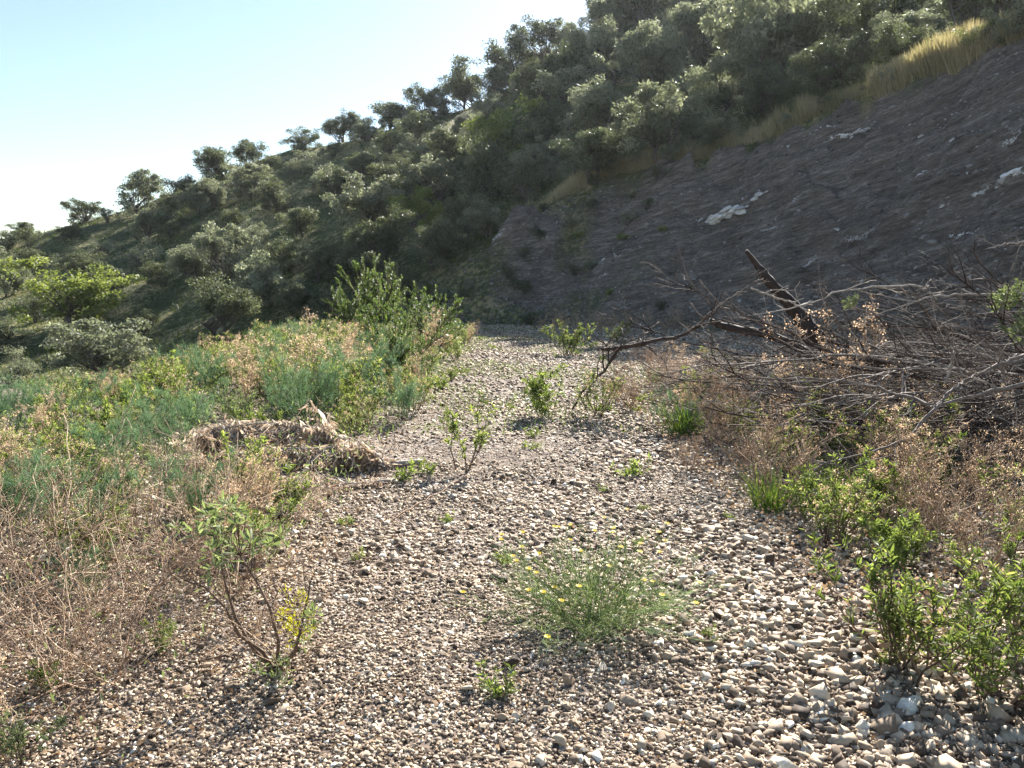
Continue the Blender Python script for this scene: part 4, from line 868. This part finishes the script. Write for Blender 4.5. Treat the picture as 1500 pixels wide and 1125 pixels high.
# withered branches with hanging leaves on the left of the gravel
def withered(pts, r0, r1, label, nl=500, seed=1, hang=.12, side=8):
    g = np.random.default_rng(seed); P = spline([at(p[0] + 12, p[1] + 12, p[2] - .25) for p in pts], 24); P[:, 2] = np.maximum(P[:, 2], r0); o = P[0].copy(); P -= o
    mb = MB(); mb.tubes(P[None], np.linspace(r0, r1, 24)[None], 6, .5); ob = link('withered_branch', mb.mesh('withered_branch', M['palewood'], True)); ob.location = o
    t = g.uniform(.2, 1, side); p, d = on(P[None], np.zeros(side, int), t); Ps = grow(p, d + rand_unit(side, g) * np.array([1, 1, .35]), g.uniform(.15, .5, side), 8, .12, -.05, g); tw = MB(); tw.tubes(Ps, np.linspace(.004, .0015, 8)[None], 4, .8); link('twigs', tw.mesh('twigs', M['palewood']), ob)
    lf = MB(); bi = g.integers(0, side, nl); p1, d1 = on(Ps, bi, g.random(nl)); tc = g.uniform(.12, 1, 16); p2, d2 = on(P[None], np.zeros(nl, int), np.clip(tc[g.integers(0, 16, nl)] + g.normal(0, .018, nl), .08, 1))
    p = np.concatenate([p1, p2]); n = len(p); p = p + g.normal(0, .025, (n, 3)); p[:, 2] -= np.abs(g.normal(0, .07, n)); p[:, 2] = np.maximum(p[:, 2], .02 - o[2])
    D = unit(np.stack([g.normal(0, .8, n), g.normal(0, .8, n), -np.abs(g.normal(.9, .6, n))], 1)); s = hang * g.lognormal(-.25, .45, n); s = np.minimum(s, (p[:, 2] + o[2]) * 1.2 + .02)
    lf.scatter(LEAF, p, D, rand_unit(n, g), np.stack([s, s * .55, s * 1.8], 1), g.random(n)); link('withered_leaves', lf.mesh('withered_leaves', M['withered']), ob)
    return tag(ob, label, 'branch')
withered([(608, 678, 6.9), (557, 684, 6.8), (545, 660, 6.8), (510, 640, 6.8), (463, 645, 6.8), (420, 645, 6.8), (370, 646, 6.7)], .028, .006, 'withered branch with thick stub end and a curtain of brown leaves on the gravel', 2300, 1, .085, 18)
withered([(530, 650, 7.2), (498, 634, 7.2), (452, 616, 7.2), (412, 608, 7.2), (372, 608, 7.2), (320, 614, 7.1), (280, 620, 7.0)], .013, .004, 'upper withered branch arching over the thicket edge', 2300, 2, .085, 24)
withered([(560, 697, 6.3), (520, 700, 6.2), (480, 708, 6.1), (440, 735, 5.7), (405, 765, 5.3)], .014, .005, 'lowest withered spray lying flat on the gravel', 2600, 3, .06, 30)
withered([(463, 646, 6.8), (440, 668, 6.6), (420, 695, 6.3), (400, 705, 6.1)], .009, .004, 'grey withered twig bending down toward the ground', 500, 4, .06, 6)
# twigs on the near ground
NT = [([(500, 985, 2.9), (527, 1013, 2.8), (567, 1015, 2.8), (610, 993, 2.9), (642, 958, 3.1)], .004, 'curved brown twig arc on the gravel front centre'), ([(500, 1000, 2.88), (540, 1020, 2.8), (600, 1010, 2.85), (650, 985, 3.0), (700, 960, 3.1)], .003, 'second twig arc just below the curved one'),
 ([(500, 1030, 2.75), (450, 1075, 2.6), (393, 1122, 2.5)], .006, 'straight pale stick slanting to the bottom edge'), ([(0, 937, 3.2), (87, 980, 3.1), (167, 990, 3.1), (267, 997, 3.05)], .005, 'long reddish stem trailing in from the left edge'),
 ([(200, 1052, 2.8), (270, 1030, 2.9), (337, 990, 3.1)], .005, 'reddish stick under the woody shrub shadow'), ([(430, 1000, 2.95), (470, 985, 3), (520, 985, 3)], .006, 'short dark twig right of the woody shrub foot'), ([(130, 1060, 2.7), (230, 1055, 2.75), (300, 1052, 2.75)], .003, 'thin pale straw stem front left'),
 ([(560, 770, 4.9), (620, 735, 5.3), (688, 695, 5.9)], .008, 'grey stick lying below the lone slender plant')]
for i, (p, r, lb) in enumerate(NT): key_branch('fallen_twig', p, r, r * .5, 'drystem' if i % 3 else 'stem', lb, 'twig', 3, .2, 40 + i, 18, 5)

# ---------------------------------------------------------------- pale rock outcrops in the bank
M['rock'] = stone_mat('pale_outcrop_rock', [(0, (.16, .15, .15)), (.4, (.36, .35, .35)), (.7, (.58, .57, .56)), (1, (.78, .77, .76))])
def outcrop(x0, y0, x1, y1, thick, label, seed, lift=.06):
    g = np.random.default_rng(seed); A = hit(x0, y0); B = hit(x1, y1)
    if A is None or B is None: return
    L = np.linalg.norm(B - A); d = (B - A) / L; c = (A + B) / 2; n = int(16 + L / thick * 9)
    t = g.uniform(-.5, .5, n); w = (1 - (2 * np.abs(t)) ** 2.2) * thick * .5; up = np.array([-.2, .1, 1.]); up = unit(up - d * (up @ d))
    P = A[None] + (t + .5)[:, None] * (B - A) + (g.uniform(-1, 1, n) * w)[:, None] * up + g.normal(0, .02, (n, 3)); P[:, 2] = hill(P[:, 0], P[:, 1])[0] * .5 + P[:, 2] * .5
    P += np.array([-.8, -.45, .3]) * .02
    s = thick * g.uniform(.22, .6, n) * np.clip(w / thick * 2.2, .35, 1); mb = MB()
    for j in range(6):
        m = np.arange(n) % 6 == j; k = m.sum()
        mb.scatter(rock_tpl(seed + j, 2, .1), P[m] - c, d + g.normal(0, .22, (k, 3)), np.tile([-.7, -.5, .5], (k, 1)) + g.normal(0, .3, (k, 3)), np.stack([s[m] * g.uniform(1.2, 2.4, k), s[m] * .7, s[m] * .5], 1), np.clip(g.normal(.7, .22, k), 0, 1))
    ob = link('rock_outcrop', mb.mesh('rock_outcrop', M['rock'])); ob.location = c
    tag(ob, label, 'rock')
OUT = [(1016, 325, 1130, 280, .75, 'largest white rock streak in the middle of the bank'), (1190, 196, 1232, 186, .2, 'small white streak high on the bank, left of a pair'), (1206, 210, 1285, 178, .26, 'long pale streak high on the bank beside a small one'),
 (866, 384, 916, 376, .24, 'white rock at the lower left of the bank'), (876, 408, 894, 402, .14, 'small white shard just under the lower left rock'), (1398, 350, 1440, 334, .2, 'pale streak low on the right of the bank'), (1388, 352, 1400, 348, .1, 'tiny pale chip at the tail of the right streak'),
 (722, 356, 736, 342, .3, 'grey rock knob at the far left of the bank'), (1460, 275, 1500, 255, .45, 'grey boulder in the right part of the bank'), (1425, 292, 1450, 280, .25, 'flat grey rock left of the boulder'), (1340, 262, 1362, 252, .14, 'narrow pale rock in the upper right bank'),
 (1465, 212, 1500, 196, .16, 'thin pale ledge near the right edge of the bank'), (1156, 300, 1180, 290, .1, 'small pale chip right of the largest streak'), (1100, 345, 1150, 328, .1, 'faint grey ledge beneath the largest streak'), (1230, 352, 1290, 326, .1, 'faint slanting ledge in the lower middle bank'),
 (1150, 215, 1172, 206, .16, 'pale shard left of the high streaks'), (836, 396, 856, 392, .14, 'faint pale shard left of the lower left rock'), (1170, 392, 1200, 380, .1, 'low pale ledge right of the broken trunk'), (1440, 190, 1500, 188, .05, 'thin pale root-like line near the right edge')]
for i, o in enumerate(OUT): outcrop(*o, 500 + i * 7)
# loose small stones of the bank
mb = MB(); n = 14000; t = rng.random(n); a = rng.uniform(-.12, .62, n); t = np.where(rng.random(n) < .3, t ** 3 * .3, t); R, Zk = lines(a); r = R[0] + (R[1] - R[0]) * t * .96; x = r * np.sin(a); y = r * np.cos(a); z, _ = hill(x, y)
for j in range(8):
    m = (np.arange(n) % 8) == j; k = m.sum(); s = rng.lognormal(-2.6, .5, k)
    s = np.clip(s, .03, .32); dd = np.tile([.55, -.75, .12], (k, 1)) + rng.normal(0, .25, (k, 3)); mb.scatter(rock_tpl(60 + j, 1, .2), np.stack([x[m], y[m], z[m]], 1), dd, np.tile([-.6, -.4, .7], (k, 1)) + rng.normal(0, .2, (k, 3)), np.stack([s * 1.6, s * .7, s * .5], 1), np.clip(rng.normal(.25, .2, k) + (rng.random(k) < .12) * .5, 0, 1))
tag(link('bank_rubble', mb.mesh('bank_rubble', stone_mat('rubble_stone', [(0, (.1, .085, .08)), (.4, (.2, .18, .17)), (1, (.5, .48, .46))]))), 'flat grey stone chips stuck in the bare earth bank', 'rubble', kind='stuff')
